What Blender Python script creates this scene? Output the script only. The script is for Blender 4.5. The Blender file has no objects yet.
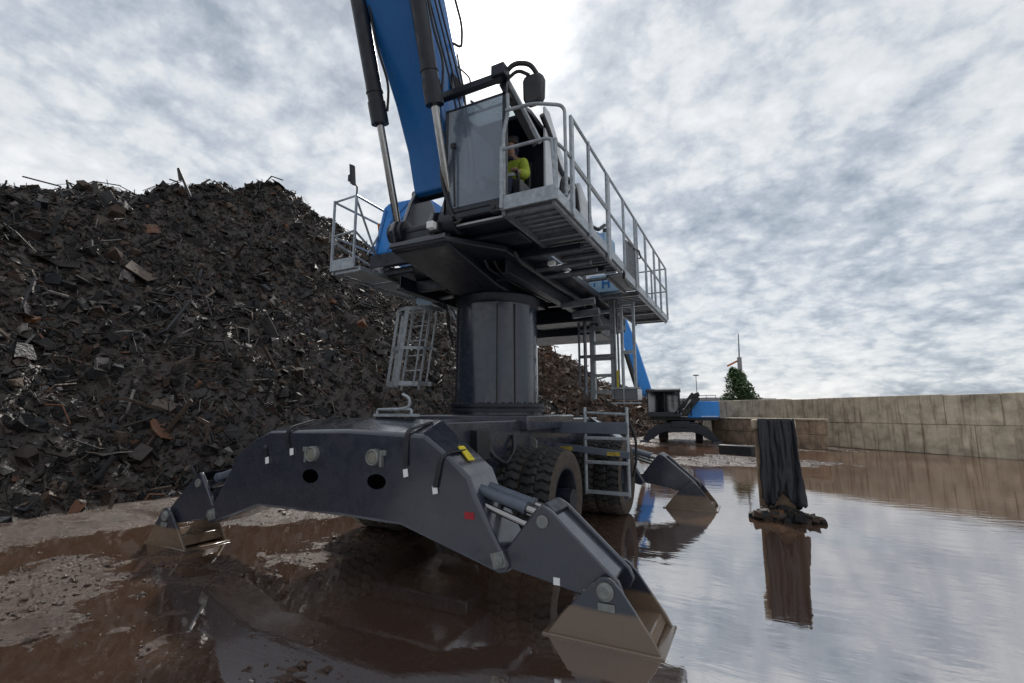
import bpy, bmesh, math, random
import numpy as np
from mathutils import Vector, Matrix, noise
R = math.radians
random.seed(7); rng = np.random.default_rng(7)
S = bpy.context.scene
COL = S.collection

# ------------------------------------------------------------------ camera, sky, sun, exposure
cam = bpy.data.cameras.new('camera'); cam.sensor_fit = 'HORIZONTAL'; cam.sensor_width = 36
cam.lens = 473.0/1024*36; cam.clip_start = .05; cam.clip_end = 2000
camo = bpy.data.objects.new('camera', cam); COL.objects.link(camo)
camo.location = (3.8, -6.95, 1.7)
camo.rotation_euler = (R(90+8.53), 0, R(26.9))
S.camera = camo

SUN_AZ, SUN_EL = R(-30), R(42)          # azimuth from +Y, negative to the left
sd = Vector((math.sin(SUN_AZ)*math.cos(SUN_EL), math.cos(SUN_AZ)*math.cos(SUN_EL), math.sin(SUN_EL)))
w = bpy.data.worlds.new('World'); S.world = w; w.use_nodes = True
nt = w.node_tree; nt.nodes.clear()
def N(t, ty, **kw):
    n = t.nodes.new(ty)
    for k, v in kw.items(): setattr(n, k, v)
    return n
def setin(n, **kw):
    for k, v in kw.items(): n.inputs[k.replace('_', ' ')].default_value = v
out = N(nt, 'ShaderNodeOutputWorld'); bg = N(nt, 'ShaderNodeBackground'); bg.inputs['Strength'].default_value = .1
sky = N(nt, 'ShaderNodeTexSky', sky_type='NISHITA', sun_disc=False, sun_elevation=SUN_EL, sun_rotation=SUN_AZ)
tc = N(nt, 'ShaderNodeTexCoord')
# cloud deck: project the view direction on a flat layer overhead
sep = N(nt, 'ShaderNodeSeparateXYZ'); nt.links.new(tc.outputs['Generated'], sep.inputs[0])
def M(op, a, b=None, c=None, t=nt, clamp=False):
    n = N(t, 'ShaderNodeMath', operation=op, use_clamp=clamp)
    for i, v in enumerate((a, b, c)):
        if v is None: continue
        if isinstance(v, (int, float)): n.inputs[i].default_value = v
        else: t.links.new(v, n.inputs[i])
    return n.outputs[0]
zc = M('ADD', M('MAXIMUM', sep.outputs['Z'], 0.0), .34)
cmb = N(nt, 'ShaderNodeCombineXYZ')
nt.links.new(M('DIVIDE', sep.outputs['X'], zc), cmb.inputs[0]); nt.links.new(M('DIVIDE', sep.outputs['Y'], zc), cmb.inputs[1])
def noi(scale, detail, rough, dist=0., off=0.):
    mp = N(nt, 'ShaderNodeMapping'); mp.inputs['Location'].default_value = (off, off*.7, off*.3)
    nt.links.new(cmb.outputs[0], mp.inputs[0])
    n = N(nt, 'ShaderNodeTexNoise'); setin(n, Scale=scale, Detail=detail, Roughness=rough, Distortion=dist)
    nt.links.new(mp.outputs[0], n.inputs['Vector']); return n.outputs['Fac']
big = noi(1.15, 3, .5, .0, 5.3); fine = noi(6.6, 11, .62, .1, 8.4); wisp = noi(17., 8, .66, .0, 1.7)
wn = N(nt, 'ShaderNodeTexNoise'); setin(wn, Scale=5., Detail=5, Roughness=.6); nt.links.new(cmb.outputs[0], wn.inputs['Vector'])
wo = N(nt, 'ShaderNodeVectorMath', operation='MULTIPLY_ADD'); nt.links.new(wn.outputs['Color'], wo.inputs[0]); wo.inputs[1].default_value = (.32, .32, .32); nt.links.new(cmb.outputs[0], wo.inputs[2])
vo = N(nt, 'ShaderNodeTexVoronoi', feature='SMOOTH_F1'); setin(vo, Scale=13., Smoothness=.4); nt.links.new(wo.outputs[0], vo.inputs['Vector'])
puff = M('SUBTRACT', .62, vo.outputs['Distance'])
mix = M('ADD', M('ADD', M('ADD', M('MULTIPLY', big, .50), M('MULTIPLY', fine, .34)), M('MULTIPLY', wisp, .20)), M('MULTIPLY', M('SUBTRACT', puff, .24), .17))
rmp = N(nt, 'ShaderNodeValToRGB'); nt.links.new(mix, rmp.inputs[0])
e = rmp.color_ramp.elements
e[0].position = .35; e[0].color = (2.7, 3.15, 3.8, 1); e[1].position = .65; e[1].color = (7.7, 7.8, 7.9, 1)
a = rmp.color_ramp.elements.new(.45); a.color = (4.5, 4.95, 5.5, 1)
a = rmp.color_ramp.elements.new(.525); a.color = (6.2, 6.45, 6.7, 1)
# glow of the veiled sun
dp = N(nt, 'ShaderNodeVectorMath', operation='DOT_PRODUCT'); nt.links.new(tc.outputs['Generated'], dp.inputs[0]); dp.inputs[1].default_value = sd
dm = M('MAXIMUM', dp.outputs['Value'], 0.0)
glow = M('ADD', M('ADD', M('MULTIPLY', M('POWER', dm, 320.), 30.), M('MULTIPLY', M('POWER', dm, 70.), 1.9)), M('MULTIPLY', M('POWER', dm, 8.), .35))
gc = N(nt, 'ShaderNodeVectorMath', operation='SCALE'); gc.inputs[0].default_value = (1., .98, .94); nt.links.new(glow, gc.inputs['Scale'])
mx = N(nt, 'ShaderNodeMix', data_type='RGBA'); mx.inputs[0].default_value = .93
nt.links.new(sky.outputs[0], mx.inputs['A']); nt.links.new(rmp.outputs[0], mx.inputs['B'])
ad = N(nt, 'ShaderNodeVectorMath', operation='ADD'); nt.links.new(mx.outputs['Result'], ad.inputs[0]); nt.links.new(gc.outputs[0], ad.inputs[1])
nt.links.new(ad.outputs[0], bg.inputs['Color']); nt.links.new(bg.outputs[0], out.inputs[0])

sl = bpy.data.lights.new('sun', 'SUN'); sl.energy = 2.6; sl.angle = R(4); sl.color = (1, .95, .87)
so = bpy.data.objects.new('sun', sl); COL.objects.link(so); so.rotation_euler = (-sd).to_track_quat('-Z', 'Y').to_euler(); so.location = (-10, 20, 30)
S.view_settings.view_transform = 'Standard'; S.view_settings.look = 'None'; S.view_settings.gamma = 1
S.view_settings.exposure = 0.26
S.view_settings.use_curve_mapping = False
S.render.engine = 'CYCLES'
S.cycles.max_bounces = 6; S.cycles.diffuse_bounces = 2; S.cycles.glossy_bounces = 3; S.cycles.transparent_max_bounces = 8; S.cycles.transmission_bounces = 2

# ------------------------------------------------------------------ materials
MATS = {}
def mat(name, base, rough=.5, metal=0., var=.12, vscale=6., bump=0., bscale=40., spec=.5, mud=None, streak=0., coat=0., splash=0.):
    """painted / raw surface: base colour broken up by two noises, uneven gloss, optional dirt"""
    m = bpy.data.materials.new(name); m.use_nodes = True; t = m.node_tree
    b = t.nodes['Principled BSDF']; b.inputs['Metallic'].default_value = metal
    b.inputs['Specular IOR Level'].default_value = spec; b.inputs['Coat Weight'].default_value = coat; b.inputs['Coat Roughness'].default_value = .1
    tc = N(t, 'ShaderNodeTexCoord')
    geo = N(t, 'ShaderNodeNewGeometry')
    n1 = N(t, 'ShaderNodeTexNoise'); setin(n1, Scale=vscale, Detail=8, Roughness=.65); t.links.new(geo.outputs['Position'], n1.inputs['Vector'])
    rp = N(t, 'ShaderNodeValToRGB'); t.links.new(n1.outputs['Fac'], rp.inputs[0])
    lo = [c*(1-var*1.6) for c in base]; hi = [min(1, c*(1+var*1.6)) for c in base]
    rp.color_ramp.elements[0].position = .3; rp.color_ramp.elements[0].color = (*lo, 1)
    rp.color_ramp.elements[1].position = .72; rp.color_ramp.elements[1].color = (*hi, 1)
    col = rp.outputs[0]
    if streak:
        mp = N(t, 'ShaderNodeMapping'); mp.inputs['Scale'].default_value = (14, 14, .9); t.links.new(geo.outputs['Position'], mp.inputs[0])
        n2 = N(t, 'ShaderNodeTexNoise'); setin(n2, Scale=.45 if max(base) > .2 else 1., Detail=6, Roughness=.65); t.links.new(mp.outputs[0], n2.inputs['Vector'])
        r2 = N(t, 'ShaderNodeValToRGB'); t.links.new(n2.outputs['Fac'], r2.inputs[0])
        r2.color_ramp.elements[0].position = .52; r2.color_ramp.elements[0].color = (0, 0, 0, 1)
        r2.color_ramp.elements[1].position = .75; r2.color_ramp.elements[1].color = (1, 1, 1, 1)
        x = N(t, 'ShaderNodeMix', data_type='RGBA'); t.links.new(M('MULTIPLY', r2.outputs[0], streak, t=t), x.inputs[0]); t.links.new(col, x.inputs['A'])
        x.inputs['B'].default_value = (*[c*.45+.03 for c in base], 1) if max(base) < .3 else (*[base[0]*.3, base[1]*.22, base[2]*.16], 1)
        col = x.outputs['Result']
    if splash:      # dried spatter: fine specks gathered in loose patches, with some rubbed-off edges
        n6 = N(t, 'ShaderNodeTexNoise'); setin(n6, Scale=38., Detail=4, Roughness=.6); t.links.new(geo.outputs['Position'], n6.inputs['Vector'])
        n7 = N(t, 'ShaderNodeTexNoise'); setin(n7, Scale=2.6, Detail=5, Roughness=.6); t.links.new(geo.outputs['Position'], n7.inputs['Vector'])
        th = N(t, 'ShaderNodeMapRange'); th.inputs['From Min'].default_value = .60; th.inputs['From Max'].default_value = .66
        t.links.new(M('ADD', n6.outputs['Fac'], M('MULTIPLY', M('SUBTRACT', n7.outputs['Fac'], .5, t=t), .55, t=t), t=t), th.inputs['Value'])
        x = N(t, 'ShaderNodeMix', data_type='RGBA'); t.links.new(M('MULTIPLY', th.outputs[0], splash, t=t), x.inputs[0]); t.links.new(col, x.inputs['A']); x.inputs['B'].default_value = (.085, .064, .048, 1)
        col = x.outputs['Result']
    if mud:
        top, mc, soft = mud      # dried mud up to a wavering tide line
        sp = N(t, 'ShaderNodeSeparateXYZ'); t.links.new(geo.outputs['Position'], sp.inputs[0])
        n3 = N(t, 'ShaderNodeTexNoise'); setin(n3, Scale=7., Detail=6, Roughness=.6); t.links.new(geo.outputs['Position'], n3.inputs['Vector'])
        lvl = M('ADD', sp.outputs['Z'], M('MULTIPLY', M('SUBTRACT', n3.outputs['Fac'], .5, t=t), soft*2.2, t=t), t=t)
        f = N(t, 'ShaderNodeMapRange'); f.inputs['From Min'].default_value = top+.012+soft*.2; f.inputs['From Max'].default_value = top-.012-soft*.2
        t.links.new(lvl, f.inputs['Value'])
        x = N(t, 'ShaderNodeMix', data_type='RGBA'); t.links.new(f.outputs[0], x.inputs[0]); t.links.new(col, x.inputs['A']); x.inputs['B'].default_value = (*mc, 1)
        col = x.outputs['Result']
    t.links.new(col, b.inputs['Base Color'])
    n4 = N(t, 'ShaderNodeTexNoise'); setin(n4, Scale=vscale*2.7, Detail=6, Roughness=.6); t.links.new(geo.outputs['Position'], n4.inputs['Vector'])
    mr = N(t, 'ShaderNodeMapRange'); mr.inputs['To Min'].default_value = max(.02, rough-.13); mr.inputs['To Max'].default_value = min(1, rough+.16)
    mr.inputs['From Min'].default_value = .3; mr.inputs['From Max'].default_value = .7
    t.links.new(n4.outputs['Fac'], mr.inputs['Value']); t.links.new(mr.outputs[0], b.inputs['Roughness'])
    if bump:
        n5 = N(t, 'ShaderNodeTexNoise'); setin(n5, Scale=bscale, Detail=6, Roughness=.6); t.links.new(geo.outputs['Position'], n5.inputs['Vector'])
        bp = N(t, 'ShaderNodeBump'); setin(bp, Strength=bump, Distance=.02); t.links.new(n5.outputs['Fac'], bp.inputs['Height']); t.links.new(bp.outputs[0], b.inputs['Normal'])
    MATS[name] = m; return m
ANTH = mat('anthracite_paint', (.026, .031, .046), .25, var=.05, vscale=2.2, streak=.10, coat=.7, splash=.28)
PEDM = mat('glossy_anthracite', (.024, .032, .050), .20, var=.14, vscale=3.5, bump=.02, bscale=5, streak=.5, coat=.3)
BARM = mat('grey_blue_rail_paint', (.085, .10, .13), .4, var=.12, vscale=6)
ANTHM = mat('anthracite_muddy_paint', (.026, .031, .046), .25, var=.05, vscale=2.2, streak=.08, splash=.28, mud=(.24, (.15, .105, .072), .022), coat=.7)
DARK = mat('dark_frame_paint', (.006, .009, .018), .40, var=.15, vscale=4, bump=.03)
BLACK = mat('black_plastic', (.012, .013, .016), .45, var=.2, vscale=8)
RUB = mat('tyre_rubber', (.020, .019, .019), .7, var=.3, vscale=9, bump=.15, bscale=60, mud=(.25, (.055, .04, .028), .08))
RUBM = mat('dusty_tyre_sidewall', (.050, .037, .028), .8, var=.3, vscale=10, bump=.2, bscale=50)
BLUE = mat('blue_paint', (.02, .15, .43), .3, var=.03, vscale=1.5, coat=.2)
BLUE2 = mat('bright_blue_paint', (.03, .25, .70), .35, var=.07, vscale=3)
PALEB = mat('pale_blue_paint', (.35, .52, .68), .4, var=.08, vscale=4)
GALV = mat('galvanised_steel', (.31, .335, .36), .40, metal=.4, var=.2, vscale=14, bump=.03)
GALVD = mat('weathered_grating', (.16, .17, .19), .55, metal=.4, var=.25, vscale=12, bump=.1, bscale=60)
CHROME = mat('chromed_rod', (.36, .35, .34), .18, metal=1., var=.05)
STEEL = mat('bare_steel', (.20, .21, .20), .38, metal=.35, var=.15, vscale=20)
TAGW = mat('white_tag', (.75, .76, .76), .5, var=.05)
YEL = mat('yellow_sticker', (.62, .50, .03), .5, var=.2, vscale=30)
YEL2 = mat('worn_yellow_sticker', (.36, .26, .04), .6, var=.35, vscale=30)
RED = mat('red_sticker', (.30, .01, .02), .5, var=.08)
ORANGE = mat('orange_paint', (.55, .16, .03), .5, var=.1)
SILVER = mat('silver_panel', (.58, .60, .63), .4, metal=.0, var=.06, vscale=5)
HIVIS = mat('hi_vis_fabric', (.34, .42, .035), .8, var=.16, vscale=11, bump=.8, bscale=13)
REFL = mat('reflective_tape', (.6, .62, .62), .4, var=.05)
SKIN = mat('skin', (.30, .17, .115), .55, var=.08, vscale=20)
HAIR = mat('dark_hair', (.03, .02, .015), .6, var=.2)
TROUS = mat('navy_fabric', (.02, .025, .05), .85, var=.2)
HOLE_SHADE = mat('painted_hole_shade', (.0015, .0015, .002), .9, spec=0.)  # near-black without gloss: the shade inside a hole set as colour
LENS = mat('lamp_lens', (.20, .19, .16), .12, var=.1, vscale=60)
DKGLASS = mat('dark_glass', (.012, .014, .018), .1)
CONC = mat('stained_concrete', (.46, .385, .285), .85, var=.3, vscale=1.6, bump=.35, bscale=22, streak=1.)
CONC2 = mat('rust_stained_concrete', (.26, .18, .12), .85, var=.35, vscale=2.6, bump=.4, bscale=20, streak=.9)
TARP = mat('black_sheet', (.012, .012, .016), .5, var=.2, vscale=5)
WOODP = mat('grey_pole', (.28, .28, .28), .6, var=.1)
FARB = mat('far_grey_wall', (.30, .33, .36), .7, var=.08, vscale=.3)
BARK = mat('bark', (.07, .05, .035), .9, var=.3, vscale=8, bump=.4)

def leafmat():
    m = bpy.data.materials.new('leaves'); m.use_nodes = True; t = m.node_tree; b = t.nodes['Principled BSDF']
    g = N(t, 'ShaderNodeNewGeometry'); rp = N(t, 'ShaderNodeValToRGB'); t.links.new(g.outputs['Random Per Island'], rp.inputs[0])
    rp.color_ramp.elements[0].color = (.016, .038, .016, 1); rp.color_ramp.elements[1].color = (.075, .13, .035, 1)
    t.links.new(rp.outputs[0], b.inputs['Base Color']); b.inputs['Roughness'].default_value = .6; return m
LEAF = leafmat()

def scrapmat(name, cols, rough=(.5, .95)):
    m = bpy.data.materials.new(name); m.use_nodes = True; t = m.node_tree; b = t.nodes['Principled BSDF']
    g = N(t, 'ShaderNodeNewGeometry'); rp = N(t, 'ShaderNodeValToRGB'); rp.color_ramp.interpolation = 'CONSTANT'
    t.links.new(g.outputs['Random Per Island'], rp.inputs[0])
    els = rp.color_ramp.elements
    els[0].position = 0; els[0].color = (*cols[0][1], 1); els[1].position = cols[1][0]; els[1].color = (*cols[1][1], 1)
    for p, c in cols[2:]:
        q = els.new(p); q.color = (*c, 1)
    n = N(t, 'ShaderNodeTexNoise'); setin(n, Scale=3., Detail=8, Roughness=.7); t.links.new(g.outputs['Position'], n.inputs['Vector'])
    x = N(t, 'ShaderNodeMix', data_type='RGBA', blend_type='MULTIPLY'); x.inputs[0].default_value = .8
    r2 = N(t, 'ShaderNodeValToRGB'); r2.color_ramp.elements[0].position = .3; r2.color_ramp.elements[0].color = (.25, .22, .2, 1); r2.color_ramp.elements[1].position = .7; r2.color_ramp.elements[1].color = (1.5, 1.4, 1.3, 1)
    t.links.new(n.outputs['Fac'], r2.inputs[0]); t.links.new(rp.outputs[0], x.inputs['A']); t.links.new(r2.outputs[0], x.inputs['B'])
    t.links.new(x.outputs['Result'], b.inputs['Base Color'])
    mr = N(t, 'ShaderNodeMapRange'); mr.inputs['To Min'].default_value = rough[0]; mr.inputs['To Max'].default_value = rough[1]
    mh = M('FRACT', M('MULTIPLY', g.outputs['Random Per Island'], 17.3, t=t), t=t)
    t.links.new(mh, mr.inputs['Value']); t.links.new(mr.outputs[0], b.inputs['Roughness']); b.inputs['Metallic'].default_value = .03
    n5 = N(t, 'ShaderNodeTexNoise'); setin(n5, Scale=16., Detail=5); t.links.new(g.outputs['Position'], n5.inputs['Vector'])
    bp = N(t, 'ShaderNodeBump'); setin(bp, Strength=.5, Distance=.05); t.links.new(n5.outputs['Fac'], bp.inputs['Height']); t.links.new(bp.outputs[0], b.inputs['Normal'])
    return m
SCRAPD = scrapmat('dark_scrap', [(0, (.009, .009, .010)), (.30, (.018, .016, .015)), (.55, (.034, .025, .020)), (.71, (.060, .040, .029)), (.83, (.028, .031, .038)), (.90, (.10, .075, .058)), (.95, (.20, .19, .19)), (.985, (.12, .05, .022))])
SCRAPB = scrapmat('brown_scrap', [(0, (.035, .024, .017)), (.25, (.075, .047, .032)), (.5, (.11, .066, .042)), (.7, (.05, .035, .028)), (.84, (.17, .12, .09)), (.93, (.24, .20, .17)), (.975, (.14, .06, .025))])

def glassmat():
    m = bpy.data.materials.new('tinted_glass'); m.use_nodes = True; t = m.node_tree; t.nodes.clear()
    o = N(t, 'ShaderNodeOutputMaterial'); tr = N(t, 'ShaderNodeBsdfTransparent'); tr.inputs[0].default_value = (.62, .68, .72, 1)
    b = N(t, 'ShaderNodeBsdfPrincipled'); setin(b, Roughness=.12); b.inputs['Base Color'].default_value = (.22, .26, .33, 1); b.inputs['IOR'].default_value = 2.1
    g = N(t, 'ShaderNodeNewGeometry'); n = N(t, 'ShaderNodeTexNoise'); setin(n, Scale=2.5, Detail=7, Roughness=.7); t.links.new(g.outputs['Position'], n.inputs['Vector'])
    mr = N(t, 'ShaderNodeMapRange'); mr.inputs['To Min'].default_value = .42; mr.inputs['To Max'].default_value = .62; t.links.new(n.outputs['Fac'], mr.inputs['Value'])
    x = N(t, 'ShaderNodeMixShader'); t.links.new(mr.outputs[0], x.inputs[0]); t.links.new(tr.outputs[0], x.inputs[1]); t.links.new(b.outputs[0], x.inputs[2]); t.links.new(x.outputs[0], o.inputs[0])
    return m
GLASS = glassmat()
def clearglass():
    m = bpy.data.materials.new('roof_glass'); m.use_nodes = True; t = m.node_tree; t.nodes.clear()
    o = N(t, 'ShaderNodeOutputMaterial'); tr = N(t, 'ShaderNodeBsdfTransparent'); tr.inputs[0].default_value = (.8, .85, .86, 1)
    b = N(t, 'ShaderNodeBsdfGlossy'); b.inputs['Roughness'].default_value = .05
    x = N(t, 'ShaderNodeMixShader'); x.inputs[0].default_value = .12; t.links.new(tr.outputs[0], x.inputs[1]); t.links.new(b.outputs[0], x.inputs[2]); t.links.new(x.outputs[0], o.inputs[0])
    return m
ROOFG = clearglass()
SMOKE = ROOFG.copy(); SMOKE.name = 'smoked_glass'
for n_ in SMOKE.node_tree.nodes:
    if n_.type == 'BSDF_TRANSPARENT': n_.inputs[0].default_value = (.32, .36, .38, 1)
    if n_.type == 'MIX_SHADER': n_.inputs[0].default_value = .16

def groundmat():
    m = bpy.data.materials.new('wet_gravel_mud'); m.use_nodes = True; t = m.node_tree; b = t.nodes['Principled BSDF']
    g = N(t, 'ShaderNodeNewGeometry')
    n1 = N(t, 'ShaderNodeTexNoise'); setin(n1, Scale=.9, Detail=9, Roughness=.65); t.links.new(g.outputs['Position'], n1.inputs['Vector'])
    v = N(t, 'ShaderNodeTexVoronoi'); setin(v, Scale=34.); t.links.new(g.outputs['Position'], v.inputs['Vector'])
    rp = N(t, 'ShaderNodeValToRGB'); t.links.new(n1.outputs['Fac'], rp.inputs[0])
    rp.color_ramp.elements[0].position = .3; rp.color_ramp.elements[0].color = (.034, .019, .0132, 1)
    rp.color_ramp.elements[1].position = .7; rp.color_ramp.elements[1].color = (.080, .047, .033, 1)
    hs = N(t, 'ShaderNodeMix', data_type='RGBA', blend_type='MULTIPLY'); hs.inputs[0].default_value = .55
    bw = N(t, 'ShaderNodeRGBToBW'); t.links.new(v.outputs['Color'], bw.inputs[0])
    r3 = N(t, 'ShaderNodeValToRGB'); r3.color_ramp.elements[0].color = (.35, .33, .32, 1); r3.color_ramp.elements[1].color = (1.5, 1.42, 1.36, 1); t.links.new(bw.outputs[0], r3.inputs[0])
    t.links.new(rp.outputs[0], hs.inputs['A']); t.links.new(r3.outputs[0], hs.inputs['B']); t.links.new(hs.outputs['Result'], b.inputs['Base Color'])
    mr = N(t, 'ShaderNodeMapRange'); mr.inputs['From Min'].default_value = .35; mr.inputs['From Max'].default_value = .65; mr.inputs['To Min'].default_value = .12; mr.inputs['To Max'].default_value = .5
    n2 = N(t, 'ShaderNodeTexNoise'); setin(n2, Scale=2.3, Detail=7); t.links.new(g.outputs['Position'], n2.inputs['Vector']); t.links.new(n2.outputs['Fac'], mr.inputs['Value']); t.links.new(mr.outputs[0], b.inputs['Roughness'])
    n3 = N(t, 'ShaderNodeTexNoise'); setin(n3, Scale=30., Detail=8, Roughness=.7); t.links.new(g.outputs['Position'], n3.inputs['Vector'])
    hh = M('ADD', n3.outputs['Fac'], M('MULTIPLY', v.outputs['Distance'], -.6, t=t), t=t)
    bp = N(t, 'ShaderNodeBump'); setin(bp, Strength=.8, Distance=.03); t.links.new(hh, bp.inputs['Height']); t.links.new(bp.outputs[0], b.inputs['Normal'])
    return m
GROUND = groundmat()
def watermat():
    m = bpy.data.materials.new('muddy_water'); m.use_nodes = True; t = m.node_tree; b = t.nodes['Principled BSDF']
    g = N(t, 'ShaderNodeNewGeometry')
    n0 = N(t, 'ShaderNodeTexNoise'); setin(n0, Scale=.35, Detail=4, Roughness=.5); t.links.new(g.outputs['Position'], n0.inputs['Vector'])
    rp = N(t, 'ShaderNodeValToRGB'); t.links.new(n0.outputs['Fac'], rp.inputs[0])
    rp.color_ramp.elements[0].position = .3; rp.color_ramp.elements[0].color = (.070, .040, .027, 1)
    rp.color_ramp.elements[1].position = .7; rp.color_ramp.elements[1].color = (.115, .068, .046, 1)
    t.links.new(rp.outputs[0], b.inputs['Base Color']); b.inputs['Roughness'].default_value = .035; b.inputs['IOR'].default_value = 7.0
    mp = N(t, 'ShaderNodeMapping'); mp.inputs['Rotation'].default_value = (0, 0, R(25)); mp.inputs['Scale'].default_value = (2.2, 6., 1); t.links.new(g.outputs['Position'], mp.inputs[0])
    n1 = N(t, 'ShaderNodeTexNoise'); setin(n1, Scale=1., Detail=4, Roughness=.5, Distortion=.4); t.links.new(mp.outputs[0], n1.inputs['Vector'])
    n2 = N(t, 'ShaderNodeTexNoise'); setin(n2, Scale=.5, Detail=2); t.links.new(g.outputs['Position'], n2.inputs['Vector'])
    mr = N(t, 'ShaderNodeMapRange'); mr.inputs['From Min'].default_value = .4; mr.inputs['From Max'].default_value = .65; mr.inputs['To Min'].default_value = .25; t.links.new(n2.outputs['Fac'], mr.inputs['Value'])
    bp = N(t, 'ShaderNodeBump'); setin(bp, Strength=.16, Distance=.02); t.links.new(M('MULTIPLY', n1.outputs['Fac'], mr.outputs[0], t=t), bp.inputs['Height']); t.links.new(bp.outputs[0], b.inputs['Normal'])
    return m
WATER = watermat()

# ------------------------------------------------------------------ building helpers
def tag(o, label=None, cat=None, group=None, kind=None):
    for k, v in (('label', label), ('category', cat), ('group', group), ('kind', kind)):
        if v: o[k] = v
    return o
def empty(name, loc=(0, 0, 0), rz=0, parent=None):
    o = bpy.data.objects.new(name, None); COL.objects.link(o); o.location = loc; o.rotation_euler = (0, 0, rz); o.empty_display_size = .2
    if parent: o.parent = parent
    return o
class B:
    def __init__(s): s.bm = bmesh.new()
    def _v(s, pts): return [s.bm.verts.new(p) for p in pts]
    def box(s, x0, x1, y0, y1, z0, z1):
        v = s._v([(x, y, z) for z in (z0, z1) for y in (y0, y1) for x in (x0, x1)])
        for f in ((0, 2, 3, 1), (4, 5, 7, 6), (0, 1, 5, 4), (2, 6, 7, 3), (0, 4, 6, 2), (1, 3, 7, 5)): s.bm.faces.new([v[i] for i in f])
        return s
    def obox(s, c, dx, dy, dz):
        """oriented box: centre and three half-vectors"""
        c, dx, dy, dz = map(Vector, (c, dx, dy, dz))
        v = s._v([c+i*dx+j*dy+k*dz for k in (-1, 1) for j in (-1, 1) for i in (-1, 1)])
        for f in ((0, 2, 3, 1), (4, 5, 7, 6), (0, 1, 5, 4), (2, 6, 7, 3), (0, 4, 6, 2), (1, 3, 7, 5)): s.bm.faces.new([v[i] for i in f])
        return s
    def loft(s, rings, cap=True):
        """rings of equal length -> skin"""
        rs = [s._v(r) for r in rings]; n = len(rs[0])
        for a, b in zip(rs, rs[1:]):
            for i in range(n): s.bm.faces.new((a[i], a[(i+1) % n], b[(i+1) % n], b[i]))
        if cap: s.bm.faces.new(rs[0][::-1]); s.bm.faces.new(rs[-1])
        return s
    def prism(s, pts, axis, a0, a1):
        """2-D outline extruded: axis 'X' -> pts are (y,z), 'Y' -> (x,z), 'Z' -> (x,y)"""
        def P(p, a): return {'X': (a, p[0], p[1]), 'Y': (p[0], a, p[1]), 'Z': (p[0], p[1], a)}[axis]
        return s.loft([[P(p, a0) for p in pts], [P(p, a1) for p in pts]])
    def tube(s, pts, r, n=10, cap=True):
        pts = [Vector(p) for p in pts]; rings = []; prev = None
        for i, p in enumerate(pts):
            d = (pts[min(i+1, len(pts)-1)]-pts[max(i-1, 0)]).normalized()
            if prev is None: u = d.orthogonal().normalized()
            else: u = (prev-d*prev.dot(d)).normalized()
            prev = u; v = d.cross(u); rr = r[i] if isinstance(r, (list, tuple)) else r
            rings.append([p+(u*math.cos(2*math.pi*k/n)+v*math.sin(2*math.pi*k/n))*rr for k in range(n)])
        return s.loft(rings, cap)
    def lathe(s, c, axis, prof, n=32, cap=True):
        """prof: (distance along axis, radius)"""
        c = Vector(c); d = Vector(axis).normalized(); u = d.orthogonal().normalized(); v = d.cross(u)
        return s.loft([[c+d*h+(u*math.cos(2*math.pi*k/n)+v*math.sin(2*math.pi*k/n))*max(r, 1e-4) for k in range(n)] for h, r in prof], cap)
    def build(s, name, m, parent=None, bevel=0., smooth=True, seg=2):
        bmesh.ops.recalc_face_normals(s.bm, faces=s.bm.faces)
        me = bpy.data.meshes.new(name); s.bm.to_mesh(me); s.bm.free()
        o = bpy.data.objects.new(name, me); COL.objects.link(o)
        for q in (m if isinstance(m, (list, tuple)) else [m]): me.materials.append(q)
        if parent: o.parent = parent
        if smooth:
            me.shade_smooth() if hasattr(me, 'shade_smooth') else None
            try: me.set_sharp_from_angle(angle=R(35))
            except Exception: pass
        if bevel:
            b = o.modifiers.new('bevel', 'BEVEL'); b.width = bevel; b.segments = seg; b.limit_method = 'ANGLE'; b.angle_limit = R(35)
        return o
def islands(b, name, m, parent, bevel=0.):
    """each separate piece gathered in b becomes an object of its own"""
    bm = b.bm; bm.verts.index_update(); bm.verts.ensure_lookup_table(); seen = set(); outs = []
    for v in bm.verts:
        if v.index in seen: continue
        st = [v]; grp = []; seen.add(v.index)
        while st:
            q = st.pop(); grp.append(q)
            for e_ in q.link_edges:
                o_ = e_.other_vert(q)
                if o_.index not in seen: seen.add(o_.index); st.append(o_)
        nb = B(); mp = {q: nb.bm.verts.new(q.co) for q in grp}
        fs_ = {f for q in grp for f in q.link_faces}
        for f in fs_: nb.bm.faces.new([mp[q] for q in f.verts])
        outs.append(nb.build(name, m, parent, bevel))
    bm.free(); return outs
def arc(c, r, a0, a1, n=8):
    return [(c[0]+r*math.cos(R(a0+(a1-a0)*i/n)), c[1]+r*math.sin(R(a0+(a1-a0)*i/n))) for i in range(n+1)]
def bend(pts, r=.06, n=4):
    """round the corners of a polyline"""
    pts = [Vector(p) for p in pts]; out = [pts[0]]
    for a, b, c in zip(pts, pts[1:], pts[2:]):
        u = (a-b).normalized(); v = (c-b).normalized(); rr = min(r, (a-b).length*.45, (c-b).length*.45)
        p, q = b+u*rr, b+v*rr
        for i in range(n+1):
            t = i/n; out.append(p*(1-t)**2+b*2*t*(1-t)+q*t*t)
    out.append(pts[-1]); return out
def copy_tree(o, parent=None):
    c = o.copy(); COL.objects.link(c)
    if parent: c.parent = parent
    for ch in list(o.children): copy_tree(ch, c)
    return c
def meshobj(name, verts, faces, m, smooth=True):
    me = bpy.data.meshes.new(name); me.from_pydata([tuple(v) for v in verts] if not isinstance(verts, np.ndarray) else verts.tolist(), [], faces)
    me.materials.append(m)
    if smooth: me.shade_smooth()
    o = bpy.data.objects.new(name, me); COL.objects.link(o); return o
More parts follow.
